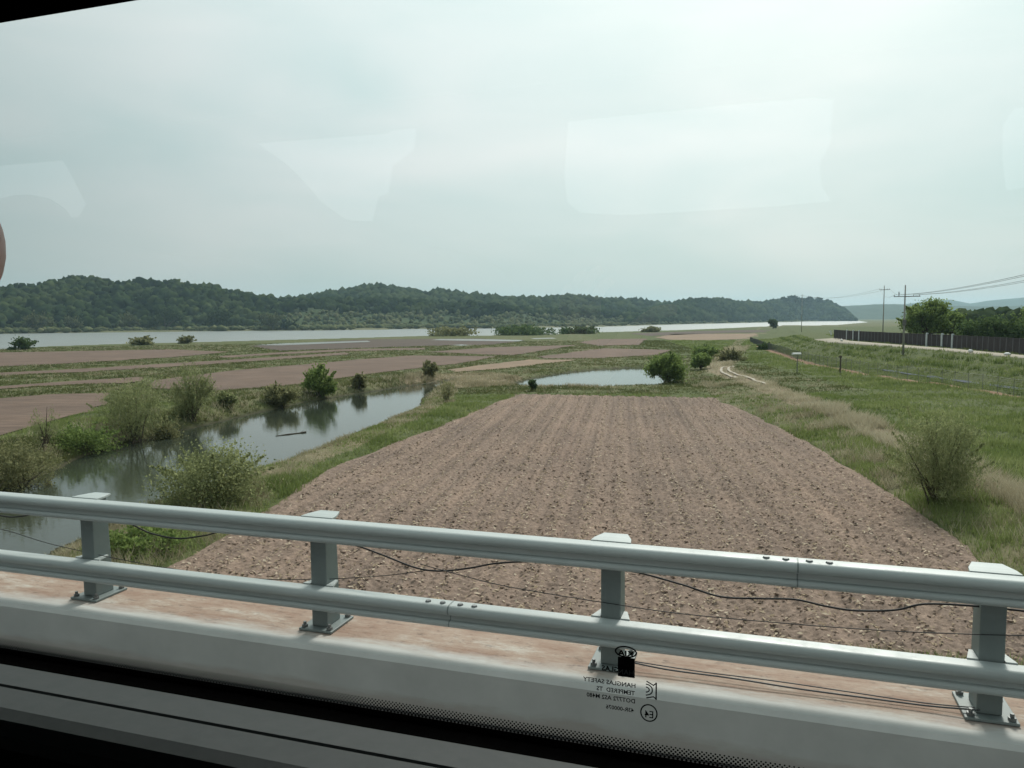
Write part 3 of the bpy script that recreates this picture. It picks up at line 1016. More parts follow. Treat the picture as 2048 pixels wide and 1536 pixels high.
# ------------------------------------------------------------------ shrubs and trees
def leaves(C_, L, wid, dirs, vcol):
    """diamond leaves at C_, lengths L, widths wid along dirs"""
    n = len(C_)
    rnd = rng.normal(0, 1, (n, 3))
    side = np.cross(dirs, rnd)
    side /= np.maximum(np.linalg.norm(side, axis=1), 1e-6)[:, None]
    d_ = dirs * (L * 0.5)[:, None]
    s_ = side * (wid * 0.5)[:, None]
    v = np.stack([C_ - d_, C_ + s_, C_ + d_, C_ - s_], 1).reshape(-1, 3)
    return v, np.arange(n * 4).reshape(-1, 4), np.repeat(np.clip(vcol, 0, 1), 4)


def plant(name, label, cat, px, base_y, top_y, w_px, mat, nleaf, nclump=26, style='round', zbase=None, group=None, depth=None, squat=0.0, leafk=1.0, tilt=0.0, lean=0.0, dens=1.0, hollow=0.45):
    """a shrub or tree standing where (px, base_y) meets the ground"""
    if depth is None:
        b = ground_hit(px, base_y) if zbase is None else at(px, base_y, zbase)
        b[2] -= 0.05
    else:
        b = at_y(px, base_y, depth)
        b[2] = ground_z(b[0], b[1]) - 0.05 if zbase is None else zbase
    dist = b[1]
    top = at_y(px, top_y, dist)[2]
    h = max(top - b[2], 0.3)
    wr = w_px * dist / F * 0.5
    root = empty(name, b)
    tag(root, label, cat, group)
    lr = np.random.default_rng(int(px * 7 + base_y * 13))
    # clump centres through an ellipsoid-ish crown, denser towards the skin
    cz0 = {'tree': 0.22, 'round': 0.0, 'willow': -0.02, 'mound': 0.0}[style] * h
    ch = h - cz0
    dirs = lr.normal(0, 1, (nclump, 3))
    dirs /= np.linalg.norm(dirs, axis=1)[:, None]
    rad_ = hollow + (1 - hollow) * lr.random(nclump) ** 0.6
    rad_ *= 0.72 + 0.36 * lr.random(nclump)
    cc = dirs * rad_[:, None]
    if style == 'willow':
        zz_ = np.abs(cc[:, 2]) * 0.95 if False else cc[:, 2]
        cc[:, :2] *= (0.86 + 0.14 * (zz_ + 1) / 2)[:, None]
    if style == 'mound':
        cc[:, 2] = np.abs(cc[:, 2])
        C_ = np.stack([cc[:, 0] * wr * 0.86, cc[:, 1] * wr * 0.8, cc[:, 2] * h * 0.82], 1)
        csz = np.stack([np.full(nclump, wr * 0.26), np.full(nclump, wr * 0.26), np.full(nclump, h * 0.22)], 1)
    else:
        C_ = np.stack([cc[:, 0] * wr * 0.84, cc[:, 1] * wr * 0.84, cz0 + ch * (0.48 + 0.44 * cc[:, 2])], 1)
        csz = np.stack([np.full(nclump, wr * 0.25), np.full(nclump, wr * 0.25), np.full(nclump, ch * 0.12)], 1)
    csz *= (0.6 + 0.8 * lr.random((nclump, 1)))
    C_[:, 0] += lean * C_[:, 2]
    tone = np.clip(0.5 + lr.normal(0, 0.17, nclump), 0.05, 0.95)
    per = np.maximum(4, (0.95 * nleaf * dens * csz.prod(1) ** 0.6 / (csz.prod(1) ** 0.6).sum())).astype(int)
    k = np.repeat(np.arange(nclump), per)
    n = len(k)
    off = lr.normal(0, 0.60, (n, 3))
    pos = C_[k] + off * csz[k]
    # some leaves sit on long shoots that break the outline
    nsp = 22
    sd = lr.normal(0, 1, (nsp, 3)) * np.array([1, 1, 0.45]) + np.array([0, 0, 0.75])
    sd /= np.linalg.norm(sd, axis=1)[:, None]
    reach = np.stack([np.full(nsp, wr), np.full(nsp, wr), np.full(nsp, ch * 0.58)], 1) * (0.85 + 0.35 * lr.random((nsp, 1)))
    tip = np.array([0, 0, cz0 + ch * 0.40]) + sd * reach
    org = np.array([0, 0, cz0 + ch * 0.25]) + sd * reach * 0.35
    nshoot = int(n * 0.20)
    ks = lr.integers(0, nsp, nshoot)
    us = lr.random(nshoot)[:, None] ** 0.7
    pos[:nshoot] = org[ks] * (1 - us) + tip[ks] * us + lr.normal(0, 0.045 * wr, (nshoot, 3)) * (1.15 - us)
    lr.shuffle(pos)
    pos[:, 2] = np.maximum(pos[:, 2], 0.02)
    ls_ = leafk * max(0.12, 0.0026 * dist)
    L = ls_ * (0.6 + 0.9 * lr.random(n))
    if style == 'willow':
        dv = lr.normal(0, 0.55, (n, 3)) + np.array([0, 0, 0.9]) + 0.5 * off * np.array([1, 1, 0])
        wid = L * 0.26
        L = L * 1.35
    else:
        dv = lr.normal(0, 1, (n, 3))
        wid = L * 0.62
    dv /= np.linalg.norm(dv, axis=1)[:, None]
    v, f, vc = leaves(pos, L, wid, dv, tone[k] + lr.normal(0, 0.14, n))
    mesh_np('crown', v, f, mat, root, {'v': vc})
    # trunk and limbs
    mb = MB()
    if style == 'tree':
        tr_ = max(0.06, 0.028 * h)
        fork = np.array([lean * h * 0.3, 0, max(cz0, 0.25 * h)])
        mb.tube([(0, 0, -0.1), fork * 0.5 + [0.03 * h, 0, 0], fork], [tr_ * 1.3, tr_, tr_ * 0.8], 7)
        for c_ in C_[:: max(1, nclump // 14)]:
            mid = (fork + c_) / 2 + lr.normal(0, 0.05 * h, 3)
            mb.tube([fork, mid, c_], [tr_ * 0.55, tr_ * 0.3, tr_ * 0.1], 5, cap=False)
    else:
        tr_ = max(0.025, 0.012 * h)
        for c_ in C_[:: max(1, nclump // 12)]:
            r0_ = np.array([lr.normal(0, 0.08) * wr, lr.normal(0, 0.08) * wr, -0.1])
            mid = (r0_ + c_) / 2 + np.array([0, 0, 0.08 * h]) + lr.normal(0, 0.02 * h, 3)
            mb.tube([r0_, mid, c_], [tr_, tr_ * 0.7, tr_ * 0.25], 5, cap=False)
    mb.build('trunk' if style == 'tree' else 'stems', M_bark, root)
    return root


# along the left bank of the canal
plant('shrub', 'large feathery grey-green shrub on the left canal bank, widest there', 'shrub', 268, 886, 752, 150, M_willow, 11000, 40, 'willow')
plant('shrub', 'tall yellow-green shrub on the left canal bank beside the widest one', 'shrub', 388, 842, 727, 98, M_willow, 9000, 34, 'willow', leafk=1.0)
plant('tree', 'bright green round tree leaning over the left canal bank', 'tree', 640, 794, 729, 66, M_green, 8000, 30, 'round')
plant('shrub', 'low olive shrub on the left canal bank next to the bright round tree', 'shrub', 560, 812, 764, 78, M_brown, 5000, 22, 'round')
plant('shrub', 'small dull bush at the water right of the bright round tree', 'shrub', 719, 780, 744, 34, M_brown, 3000, 14, 'round')
plant('shrub', 'brownish leafless-looking bush at the bend of the canal', 'shrub', 860, 757, 721, 42, M_brown, 2600, 16, 'round')
plant('sapling', 'sparse upright sapling at the edge of the left brown field', 'sapling', 92, 905, 803, 58, M_willow, 1300, 16, 'willow', hollow=0.2)
plant('shrub', 'dark green low bush left of the widest canal shrub', 'shrub', 160, 905, 838, 150, M_green, 7500, 30, 'mound')
plant('shrub', 'broad dull thicket bush at the left edge on the canal bank', 'shrub', 40, 975, 880, 190, M_brown, 8000, 34, 'mound')
plant('shrub', 'small tuft-like bush on the bank between tall shrub and olive shrub', 'shrub', 455, 812, 778, 44, M_willow, 2500, 14, 'round')
plant('shrub', 'low brown bush drooping to the water below the widest shrub', 'shrub', 330, 882, 822, 70, M_brown, 3600, 18, 'mound')
# right bank of the canal
plant('shrub', 'wide spreading green shrub between canal and ploughed field', 'shrub', 425, 1000, 888, 238, M_willow, 15000, 52, 'mound')
plant('shrub', 'small green bush in front of the canal behind the guardrail post', 'shrub', 285, 1098, 1040, 180, M_green, 6500, 30, 'mound')
plant('sapling', 'thin crooked sapling on the dry spit where the canal narrows', 'sapling', 893, 803, 758, 44, M_brown, 900, 12, 'willow', hollow=0.2)
# pond
plant('tree', 'dense round green tree at the right end of the pond', 'tree', 1334, 766, 704, 84, M_green, 11000, 40, 'round', hollow=0.5)
plant('shrub', 'dark tuft on the grassy bund at the left tip of the pond', 'shrub', 1064, 782, 757, 20, M_dark, 900, 8, 'round')
plant('shrub', 'yellow-green bush right of the pond tree', 'shrub', 1402, 738, 703, 46, M_green, 4000, 20, 'round')
plant('shrub', 'yellow-green bush on the track right of the pond tree, farther one', 'shrub', 1412, 722, 690, 58, M_green, 3600, 20, 'round')
plant('shrub', 'dull bush on the levee foot beside the dirt ruts', 'shrub', 1462, 722, 696, 60, M_brown, 3200, 20, 'mound')
plant('shrub', 'dark bush on the slope near the far end of the mesh fence', 'shrub', 1530, 700, 684, 34, M_dark, 1500, 10, 'mound')
# levee slope, nearest
plant('shrub', 'big pale green feathery shrub on the slope right of the ploughed field', 'shrub', 1872, 1005, 812, 196, M_willow, 19000, 80, 'willow')
# by the river
plant('shrub', 'rounded bush on the near river bank at the far left', 'shrub', 48, 699, 675, 52, M_dark, 2200, 16, 'mound')
plant('shrub', 'rounded olive bush on the near river bank, left one of the pair', 'shrub', 285, 690, 671, 52, M_brown, 2200, 16, 'mound')
plant('shrub', 'smaller rounded bush on the near river bank, right one of the pair', 'shrub', 376, 687, 670, 36, M_brown, 1800, 12, 'mound')
plant('reed_bed', 'dark low reed clump at the left end of the river spits', 'reed bed', 908, 672, 651, 100, M_brown, 3200, 30, 'mound')
plant('reed_bed', 'widest dark mound of reeds standing before the river', 'reed bed', 1045, 670, 649, 128, M_dark, 4200, 36, 'mound')
plant('reed_bed', 'third dark mound of reeds before the river, right of the widest', 'reed bed', 1158, 667.5, 650, 84, M_dark, 3000, 26, 'mound')
plant('reed_bed', 'thin reed clump on the near river bank right of the third mound', 'reed bed', 1300, 664, 652, 48, M_brown, 1500, 14, 'mound')
plant('tree', 'lone small dark tree in front of the headland by the river', 'tree', 1546, 657, 637, 19, M_dark, 1600, 10, 'round')
# behind the dark fence
plant('tree', 'large spreading tree rising behind the dark fence next to the pole', 'tree', 1852, 676, 597, 104, M_green, 12000, 30, 'tree', depth=168, leafk=1.1, hollow=0.3)
plant('tree', 'lower green tree behind the dark fence just right of the spreading tree', 'tree', 1905, 680, 622, 60, M_green, 4500, 20, 'tree', depth=170, leafk=1.1)
plant('tree', 'broad dome-shaped dark tree behind the dark fence at right', 'tree', 1982, 690, 628, 128, M_dark, 12000, 46, 'round', depth=150, leafk=1.1)
plant('tree', 'olive tree at the right edge behind the dark fence', 'tree', 2062, 690, 610, 84, M_green, 6500, 24, 'tree', depth=170, leafk=1.1)

# single trees that stand out on the far bank
for px, by, ty, w, lab in ((75, 662, 622, 60, 'pale rounded tree on the far bank, leftmost of the row'), (146, 660, 629, 36, 'small pale tree on the far bank right of the leftmost one'),
                           (258, 661, 622, 42, 'upright pale tree on the far bank, middle of the row'), (330, 660, 618, 80, 'broad tree on the far bank below the hill dip'),
                           (440, 655, 616, 46, 'tree on the far bank at the wooded spur'), (540, 652, 622, 56, 'spreading pale tree on the far bank right of the spur'),
                           (580, 663, 641, 34, 'dark bush at the waterline of the far bank')):
    X = (px - 1024) / F
    Y = float(shore(px)) + 30
    plant('tree', lab, 'tree', px, by, ty, w, M_thick if 'pale' in lab else M_wood, 1500, 16, 'round', zbase=-0.8, depth=Y, group='trees on the far river bank')
# skyline trees on the headland
for px, ty, w in ((1566, 594, 18), (1583, 589, 22), (1600, 594, 16), (1620, 593, 14), (1637, 594, 20), (1655, 599, 14)):
    plant('tree', {1566: 'leftmost of the taller trees on the headland skyline', 1583: 'tallest tree on the headland skyline', 1600: 'small tree on the skyline next to the tallest',
                   1620: 'thin tree in the gap of the headland skyline', 1637: 'flat-topped tree on the headland skyline right of the gap', 1655: 'rightmost of the taller trees on the headland skyline'}[px],
          'tree', px, 612, ty, w, M_wood, 700, 10, 'tree', depth=float(np.interp(px, [1550, 1660], [2500, 2900])), zbase=float(at_y(px, 611, np.interp(px, [1550, 1660], [2500, 2900]))[2]), group='skyline trees on the headland')

# ------------------------------------------------------------------ grass and dry reeds on banks, bunds and levee
NC = 520000
az = np.radians(-37 + 76 * rng.random(NC))
rr = np.exp(math.log(17) + rng.random(NC) ** 0.75 * math.log(330 / 17))
P = np.stack([np.sin(az) * rr, np.cos(az) * rr], 1)
gz, gdry, gsoil, gwet = land(P)
dm = d_poly(P, MAIN)
df = dm.copy()
for k in FPOLY:
    df = np.minimum(df, d_poly(P, FPOLY[k]))
dcan = np.minimum(d_poly(P, CANAL), d_poly(P, POND))
d4, _, s4 = d_line(P, R5)
d5, _, s5 = d_line(P, R6)
d2_, _, _ = d_line(P, R2)
RUTS = [W3([(1452, 734, 0.5), (1443, 738, 0.5), (1442, 744, 0.5), (1452, 750, 0.5), (1475, 757, 0.6)]), W3([(1467, 733, 0.5), (1457, 738, 0.5), (1457, 744, 0.5), (1470, 750, 0.5), (1500, 759, 0.6), (1530, 770, 0.6)])]
drut = np.minimum(d_line(P, RUTS[0])[0], d_line(P, RUTS[1])[0])
road = (s4 > 0) & (s5 < 0)
drv = d_poly(P, RIVER)
ok = (df > 0.05 - 0.25 * rng.random(NC)) & (dcan > 0.15) & ~road & (drv > 2) & (gz > WL + 0.04) & (gsoil < 0.5) & (drut > 0.5)
patch = fbm(P[:, 0] * 0.25, P[:, 1] * 0.25, 4, 91)
dens = np.where(rr < 110, 0.55, 0.42) * (0.4 + 1.2 * sstep(0.3, 0.65, patch))
ok &= rng.random(NC) < dens
P, gz, gdry, rr, patch, dcan, dm, d2_ = P[ok], gz[ok], gdry[ok], rr[ok], patch[ok], dcan[ok], dm[ok], d2_[ok]
n = len(P)
dryness = gdry + 0.9 * (fbm(P[:, 0] * 0.45, P[:, 1] * 0.45, 4, 95) - 0.5) + rng.normal(0, 0.10, n)
isdry = dryness > 0.56


def tufts(name, P, z, rr, h, lean, vcol, mat, label, cat, nb=3):
    n = len(P)
    V, Fc, vc = [], [], []
    for k in range(nb):
        an = rng.random(n) * 6.283
        sp = 0.12 * rng.random(n) * (1 + rr * 0.01)
        bx_, by_ = P[:, 0] + np.cos(an) * sp, P[:, 1] + np.sin(an) * sp
        hh = h * (0.6 + 0.7 * rng.random(n))
        ln = lean * (0.3 + rng.random(n)) * hh
        la = rng.random(n) * 6.283
        wd = np.maximum(0.014, rr * 0.00042) * (0.7 + 0.7 * rng.random(n))
        # width across the view of no one in particular: random
        wa = rng.random(n) * 6.283
        ox, oy = np.cos(wa) * wd, np.sin(wa) * wd
        tx, ty = bx_ + np.cos(la) * ln, by_ + np.sin(la) * ln
        V.append(np.stack([np.stack([bx_ - ox, by_ - oy, z - 0.03], 1), np.stack([bx_ + ox, by_ + oy, z - 0.03], 1),
                           np.stack([tx, ty, z + hh], 1)], 1))
        vc.append(np.repeat(np.clip(vcol + rng.normal(0, 0.13, n), 0, 1), 3))
    V = np.concatenate(V).reshape(-1, 3)
    f = np.arange(len(V)).reshape(-1, 3)
    return tag(mesh_np(name, V, f, mat, None, {'v': np.concatenate(vc)}), label, cat, kind='stuff')


sc = np.where((P[:, 0] < 45) & (rr > 80), 0.62, 1.0)
lb = (P[:, 0] < -12) & (dcan < 6) & (dm > 6)
sc = np.where(lb, 1.15, sc)
rb_near = (dm < 14) & (dcan < 4) & (rr < 100)
sc = np.where(rb_near, 0.5, sc)
vg = 0.15 + 0.75 * fbm(P[:, 0] * 0.3, P[:, 1] * 0.3, 3, 97)
# levee terrace lines: two bands of taller growth, shadow painted in as darker green
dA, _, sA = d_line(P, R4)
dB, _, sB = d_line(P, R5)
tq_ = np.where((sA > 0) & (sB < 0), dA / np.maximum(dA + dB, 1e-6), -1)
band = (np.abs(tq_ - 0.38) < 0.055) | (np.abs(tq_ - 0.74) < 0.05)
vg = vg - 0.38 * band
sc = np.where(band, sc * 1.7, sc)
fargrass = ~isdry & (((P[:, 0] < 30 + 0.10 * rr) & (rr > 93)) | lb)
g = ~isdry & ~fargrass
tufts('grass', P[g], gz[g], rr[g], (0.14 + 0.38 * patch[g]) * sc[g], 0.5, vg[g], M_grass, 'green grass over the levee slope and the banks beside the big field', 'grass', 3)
g = fargrass
tufts('bund_grass', P[g], gz[g], rr[g], (0.16 + 0.32 * patch[g]) * sc[g], 0.5, vg[g], M_grass_dull, 'dull olive grass on the bunds between the small brown fields', 'grass', 3)
g = isdry
tufts('dry_reeds', P[g], gz[g], rr[g], (0.30 + 0.6 * patch[g]) * sc[g], 0.8, 0.1 + 0.85 * fbm(P[g, 0] * 0.4, P[g, 1] * 0.4, 3, 99) + 0.38 * np.exp(-(d2_[g] / (1.0 + 0.01 * rr[g])) ** 2), M_reed, 'pale dry grass and reeds along the track and canal banks', 'dry reeds', 3)
print('grass tufts', n)

# ------------------------------------------------------------------ fences on the levee
def along(line, start, step, count):
    seg = np.hypot(*(np.diff(line[:, :2], axis=0).T))
    cum = np.concatenate([[0], np.cumsum(seg)])
    tq = start + step * np.arange(count)
    return np.stack([np.interp(tq, cum, line[:, k]) for k in range(3)], 1), cum[-1]


# dark screen fence on the far side of the levee road
fl = W3([(1668, 677, 3.5), (1700, 681, 3.5), (1800, 689, 3.5), (1900, 696.5, 3.5), (2048, 710, 3.5), (2300, 734, 3.5)])
_, tot = along(fl, 0, 1, 2)
npan = int(tot // 2.0)
pts, _ = along(fl, 0, 2.0, npan + 1)
fence = empty('screen_fence', pts[0])
tag(fence, 'long dark brown panel fence standing along the levee road at right', 'fence')
pan_me, post_me = None, None
PALE = {min(range(len(pts)), key=lambda i, q_=q_: abs((1024 + F * (pts[i][0] / pts[i][1])) - q_)) for q_ in (1692, 1704, 1717, 1858, 1881, 1906)}
HF = 2.35
for i in range(npan + 1):
    p0 = pts[i]
    p1 = pts[min(i + 1, npan)] if i < npan else p0 + (pts[i] - pts[i - 1])
    yaw = math.atan2(p1[1] - p0[1], p1[0] - p0[0])
    zb = 3.5
    if i < npan:
        if pan_me is None:
            mb = MB()
            mb.box((0.06, -0.02, 0.12), (1.94, 0.02, HF - 0.05))
            for k in range(1, 4):
                mb.box((0.06 + 0.47 * k - 0.022, -0.045, 0.12), (0.06 + 0.47 * k + 0.022, -0.0225, HF - 0.05))
            mb.box((0.06, -0.05, HF - 0.047), (1.94, 0.05, HF + 0.01))
            o = mb.build('panel', M_panel, fence)
            pan_me = o.data
        else:
            o = bpy.data.objects.new('panel', pan_me)
            COL.objects.link(o)
            o.parent = fence
        o.location = (p0[0] - pts[0][0], p0[1] - pts[0][1], zb - pts[0][2])
        o.rotation_euler = (0, rng.normal(0, 0.004), yaw)
    pale = i in PALE
    mb = MB()
    if pale:
        mb.box((-0.30, -0.14, -0.2), (0.30, 0.14, HF + 0.18))
        mb.box((-0.26, -0.10, HF + 0.1805), (0.26, 0.10, HF + 0.24))
        o = mb.build('post', M_fpost_l, fence, bevel=0.02)
    else:
        if post_me is None:
            mb.box((-0.055, -0.07, -0.2), (0.055, 0.06, HF + 0.05))
            o = mb.build('post', M_fpost, fence)
            post_me = o.data
        else:
            o = bpy.data.objects.new('post', post_me)
            COL.objects.link(o)
            o.parent = fence
    o.location = (p0[0] - pts[0][0], p0[1] - pts[0][1], zb - pts[0][2])
    o.rotation_euler = (0, 0, yaw)

# wire mesh fence lower down
wl_ = R3[1:].copy()
_, tot = along(wl_, 0, 1, 2)
nb = int(min(tot, 330) // 2.5)
pts, _ = along(wl_, 0, 2.5, nb + 1)
pz = land(pts[:, :2])[0]
mfence = empty('mesh_fence', (pts[0][0], pts[0][1], pz[0]))
tag(mfence, 'grey wire mesh fence running along the orange earth strip on the levee', 'fence')
post_me = None
mbm = MB()
HM = 1.75
for i in range(nb + 1):
    loc = (pts[i][0] - pts[0][0], pts[i][1] - pts[0][1], pz[i] - pz[0])
    if post_me is None:
        mb = MB().tube([(0, 0, -0.3), (0, 0, HM + 0.1)], 0.024, 6)
        o = mb.build('post', M_fpost, mfence)
        post_me = o.data
    else:
        o = bpy.data.objects.new('post', post_me)
        COL.objects.link(o)
        o.parent = mfence
    o.location = loc
    if i < nb:
        a = np.array(loc)
        b2 = np.array((pts[i + 1][0] - pts[0][0], pts[i + 1][1] - pts[0][1], pz[i + 1] - pz[0]))
        for k in range(9):
            zz_ = 0.12 + k * (HM - 0.14) / 8
            mbm.tube([a + [0, 0, zz_], b2 + [0, 0, zz_]], 0.014 if k == 8 else 0.007, 3, cap=False)
        for k in range(1, 16):
            c_ = a + (b2 - a) * k / 16
            mbm.tube([c_ + [0, 0, 0.1], c_ + [0, 0, HM - 0.02]], 0.006, 3, cap=False)
me = mbm.build('wire_mesh', M_mesh, mfence)
me['kind'] = 'stuff'

# camera or lamp head on a dark post before the mesh fence, and a plain dark post
def ground_at(px, py, z=0.5):
    return ground_hit(px, py)


b = ground_at(1594, 746)
lp = empty('lamp_post', b)
tag(lp, 'short dark post with a white lamp head below the mesh fence', 'lamp post')
hh = at_y(1594, 710, b[1])[2] - b[2]
MB().tube([(0, 0, -0.2), (0, 0, hh)], 0.07, 8).build('pole', M_fpost, lp)
MB().prism([(-0.35, hh + 0.02), (0.35, hh + 0.02), (0.40, hh + 0.16), (0.2, hh + 0.34), (-0.2, hh + 0.36), (-0.42, hh + 0.2)], -0.75, 0.45).build('lamp_head', M_white, lp, bevel=0.04)
b = ground_at(1680, 748)
dp = empty('marker_post', b)
tag(dp, 'dark wooden post with a crossbar in front of the mesh fence', 'post')
hh = at_y(1680, 711, b[1])[2] - b[2]
MB().tube([(0, 0, -0.2), (0, 0, hh)], [0.11, 0.09], 7).build('pole', M_bark, dp)
MB().box((-0.25, -0.05, hh - 0.30), (0.22, 0.05, hh - 0.08)).build('crossbar', M_bark, dp, bevel=0.01)

# small pale things at the foot of the dark fence
for px, py, w, h_, lab, cat in ((1683, 682.5, 6, 5, 'small white sack lying by the road at the far end of the dark fence', 'sack'),
                                (1941, 705, 11, 7, 'white bundle at the foot of the dark fence, left one of the right pair', 'bundle'),
                                (2014, 710.5, 17, 6, 'wide white bundle at the foot of the dark fence near the right edge', 'bundle')):
    b = at(px, py, 3.56)
    k = b[1] / F
    v, f = blobs(np.array([[0, 0, h_ * k * 0.45], [w * k * 0.22, 0.05, h_ * k * 0.3]]), np.array([[w * k * 0.42, 0.35, h_ * k * 0.5], [w * k * 0.3, 0.3, h_ * k * 0.32]]), ICO2_V, ICO2_F, 0.16)
    o = mesh_np('sack' if cat == 'sack' else 'bundle', v, f, M_white, smooth=True)
    o.location = b
    tag(o, lab, cat)
b = at(1661, 672, 3.4)
k = b[1] / F
sg = empty('signboard', b)
tag(sg, 'small white board leaning at the roadside left of the dark fence', 'sign')
MB().add([(-3 * k, 0, 10 * k), (0.5 * k, 0, 1.5 * k), (3.6 * k, 0, 2.5 * k), (0.2 * k, 0, 11 * k), (-3 * k, 0.06, 10 * k), (0.5 * k, 0.06, 1.5 * k), (3.6 * k, 0.06, 2.5 * k), (0.2 * k, 0.06, 11 * k)],
         [(0, 1, 2, 3), (7, 6, 5, 4), (0, 4, 5, 1), (1, 5, 6, 2), (2, 6, 7, 3), (3, 7, 4, 0)]).build('board', M_white, sg)
MB().tube([(1.2 * k, 0.09, -0.2), (0.4 * k, 0.09, 8 * k)], 0.04, 6).build('pole', M_fpost, sg)


# ------------------------------------------------------------------ power poles and lines
def pole(px, base, top, depth, lab, arms, zb=None):
    b = at_y(px, base, depth)
    b[2] = ground_z(b[0], b[1]) if zb is None else zb
    h = at_y(px, top, depth)[2] - b[2]
    root = empty('power_pole', b, math.radians(-16))
    tag(root, lab, 'power pole', 'power poles along the levee')
    MB().tube([(0, 0, -0.3), (0, 0, h)], [0.19, 0.10], 10).build('pole', M_conc_pole, root, smooth=True)
    ends = []
    for (y_px, wl0, wr0) in arms:
        z = at_y(px, y_px, depth)[2] - b[2]
        k = depth / F
        arm = MB().box((-wl0 * k, -0.26, z - 0.06), (wr0 * k, -0.14, z + 0.06)).build('crossarm', M_insul, root)
        for xx in (-wl0 * k + 0.1, -wl0 * k * 0.55, wr0 * k * 0.55, wr0 * k - 0.1):
            MB().tube([(xx, -0.2, z + 0.0602), (xx, -0.2, z + 0.12), (xx, -0.2, z + 0.2), (xx, -0.2, z + 0.3)], [0.03, 0.07, 0.04, 0.06], 8).build('insulator', M_insul, arm)
            ends.append(root_pt(root, (xx, -0.2, z + 0.3)))
    return root, ends, h


def root_pt(root, p_):
    m = Matrix.Translation(root.location) @ root.rotation_euler.to_matrix().to_4x4()
    return np.array(m @ Vector(p_))


b1 = ground_at(1805, 710, 3.0)
p1, e1, h1 = pole(1806, 710, 570, b1[1], 'tall concrete power pole with one crossarm in front of the dark fence', [(593, 21, 27)])
k = b1[1] / F
MB().tube([(-11.5 * k, -0.2, h1 - 22.3 * k), (-11.5 * k, -0.2, h1 - 17 * k), (-11.7 * k, -0.2, h1 - 13 * k)], [0.05, 0.09, 0.05], 8).build('lightning_arrester', M_insul, p1)
MB().box((-0.28, -0.42, h1 * 0.42), (0.28, -0.20, h1 * 0.50)).build('meter_box', M_insul, p1)
p2, e2, h2 = pole(1766, 655, 571, 225, 'power pole with a crossarm farther off, left of the tallest pole', [(579.5, 9, 10)], zb=1.0)
p3, e3, h3 = pole(1603, 655, 588, 420, 'thin distant power pole in front of the headland', [(592, 3, 3)], zb=0.3)
p0pos = at_y(2230, 480, 52)
p0, e0, h0 = pole(2280, 900, 470, 55, 'power pole standing just outside the right edge', [(505, 45, 55)], zb=2.2)
p0['label'] = 'nearest power pole of the levee line, at the right edge'


def wire(a, b_, sag, r, lab):
    pts = []
    for t in np.linspace(0, 1, 22):
        p_ = a + (b_ - a) * t
        p_[2] -= sag * 4 * t * (1 - t)
        pts.append(p_)
    o = MB().tube(pts, r, 5, cap=False).build('power_line', M_wire)
    o['label'], o['category'], o['group'] = lab, 'power line', 'power lines of the levee'
    return o


for j, nm in ((0, 'leftmost'), (1, 'second'), (2, 'third'), (3, 'rightmost')):
    wire(e0[j], e1[j], 0.7, 0.022, '%s overhead wire rising from the tall pole to the right edge' % nm)
    if j in (0, 3):
        wire(e1[j], e2[j], 1.2, 0.02, '%s overhead wire between the tall pole and the farther pole' % nm)
        wire(e2[j], e3[j], 2.0, 0.025, '%s overhead wire between the farther pole and the distant pole' % nm)

# ------------------------------------------------------------------ road bridge: deck, kerb, guardrail
ZR = H - 2.50
RZ = -PH


def frame(name, v, z):
    p_ = VD * v
    return empty(name, (p_[0], p_[1], z), RZ)


road_o = MB().box((-70, -7.5, -0.02), (70, 4.34, 0.0)).build('road', M_asph)
road_o.location, road_o.rotation_euler = (0, 0, ZR), (0, 0, RZ)
tag(road_o, kind='structure')
bridge = frame('bridge', 0, ZR)
tag(bridge, 'concrete road bridge with a low kerb wall under the guardrail', 'bridge')
MB().box((-70, -8.2, -0.75), (70, 5.05, -0.024)).build('deck_slab', M_conc, bridge)
kerb = MB().prism([(0, -0.36), (0, -0.025), (0.022, 0), (0.66, 0.004), (0.66, -0.36)], -70, 70).build('kerb', M_kerb, bridge)
kerb.location = (0, 4.35, 0.335)
for xx in (-45, -15, 15, 45):
    MB().vprism([(xx - 0.7, -6), (xx + 0.7, -6), (xx + 0.7, 3.6), (xx - 0.7, 3.6)], -ZR - 0.6, -0.755).build('pier', M_conc, bridge, bevel=0.08)

KT = 2.50 - 2.165          # kerb top above the road
rail_root = frame('guardrail', 4.5, ZR)
tag(rail_root, 'pale green-grey steel guardrail with two beams on the bridge kerb', 'guardrail')


def lobe(cy, cz, r, a0, a1, n):
    return [(cy + r * math.cos(math.radians(a0 + (a1 - a0) * i / (n - 1))), cz + r * math.sin(math.radians(a0 + (a1 - a0) * i / (n - 1)))) for i in range(n)]


PROF = [(0.115, 0.0)] + lobe(0.040, -0.034, 0.034, 90, 245, 12) + [(0.060, -0.066), (0.056, -0.106)] + lobe(0.044, -0.129, 0.022, 112, 262, 9) + [(0.115, -0.154)]


def beam(name, ztop):
    mb = MB()
    mb.prism([(y, z + ztop) for y, z in PROF], -16, 16)
    o = mb.build(name, M_galv, rail_root)
    for p_ in o.data.polygons:
        p_.use_smooth = len(p_.vertices) == 4
    for e_ in o.data.edges:
        pass
    # keep the crease between the lobes crisp
    bm = bmesh.new()
    bm.from_mesh(o.data)
    for e_ in bm.edges:
        if len(e_.link_faces) == 2 and e_.calc_face_angle(0) > math.radians(20):
            e_.smooth = False
    bm.to_mesh(o.data)
    bm.free()
    return o


UZ, LZ = 2.50 - 1.362, 2.50 - 1.845
upper = beam('upper_rail', UZ)
lower = beam('lower_rail', LZ)


def bolts(rail, xs, ztop):
    for xx in xs:
        MB().tube([(xx, 0.058, ztop - 0.002), (xx, 0.058, ztop + 0.010)], [0.022, 0.016], 8).build('bolt', M_bolt, rail)


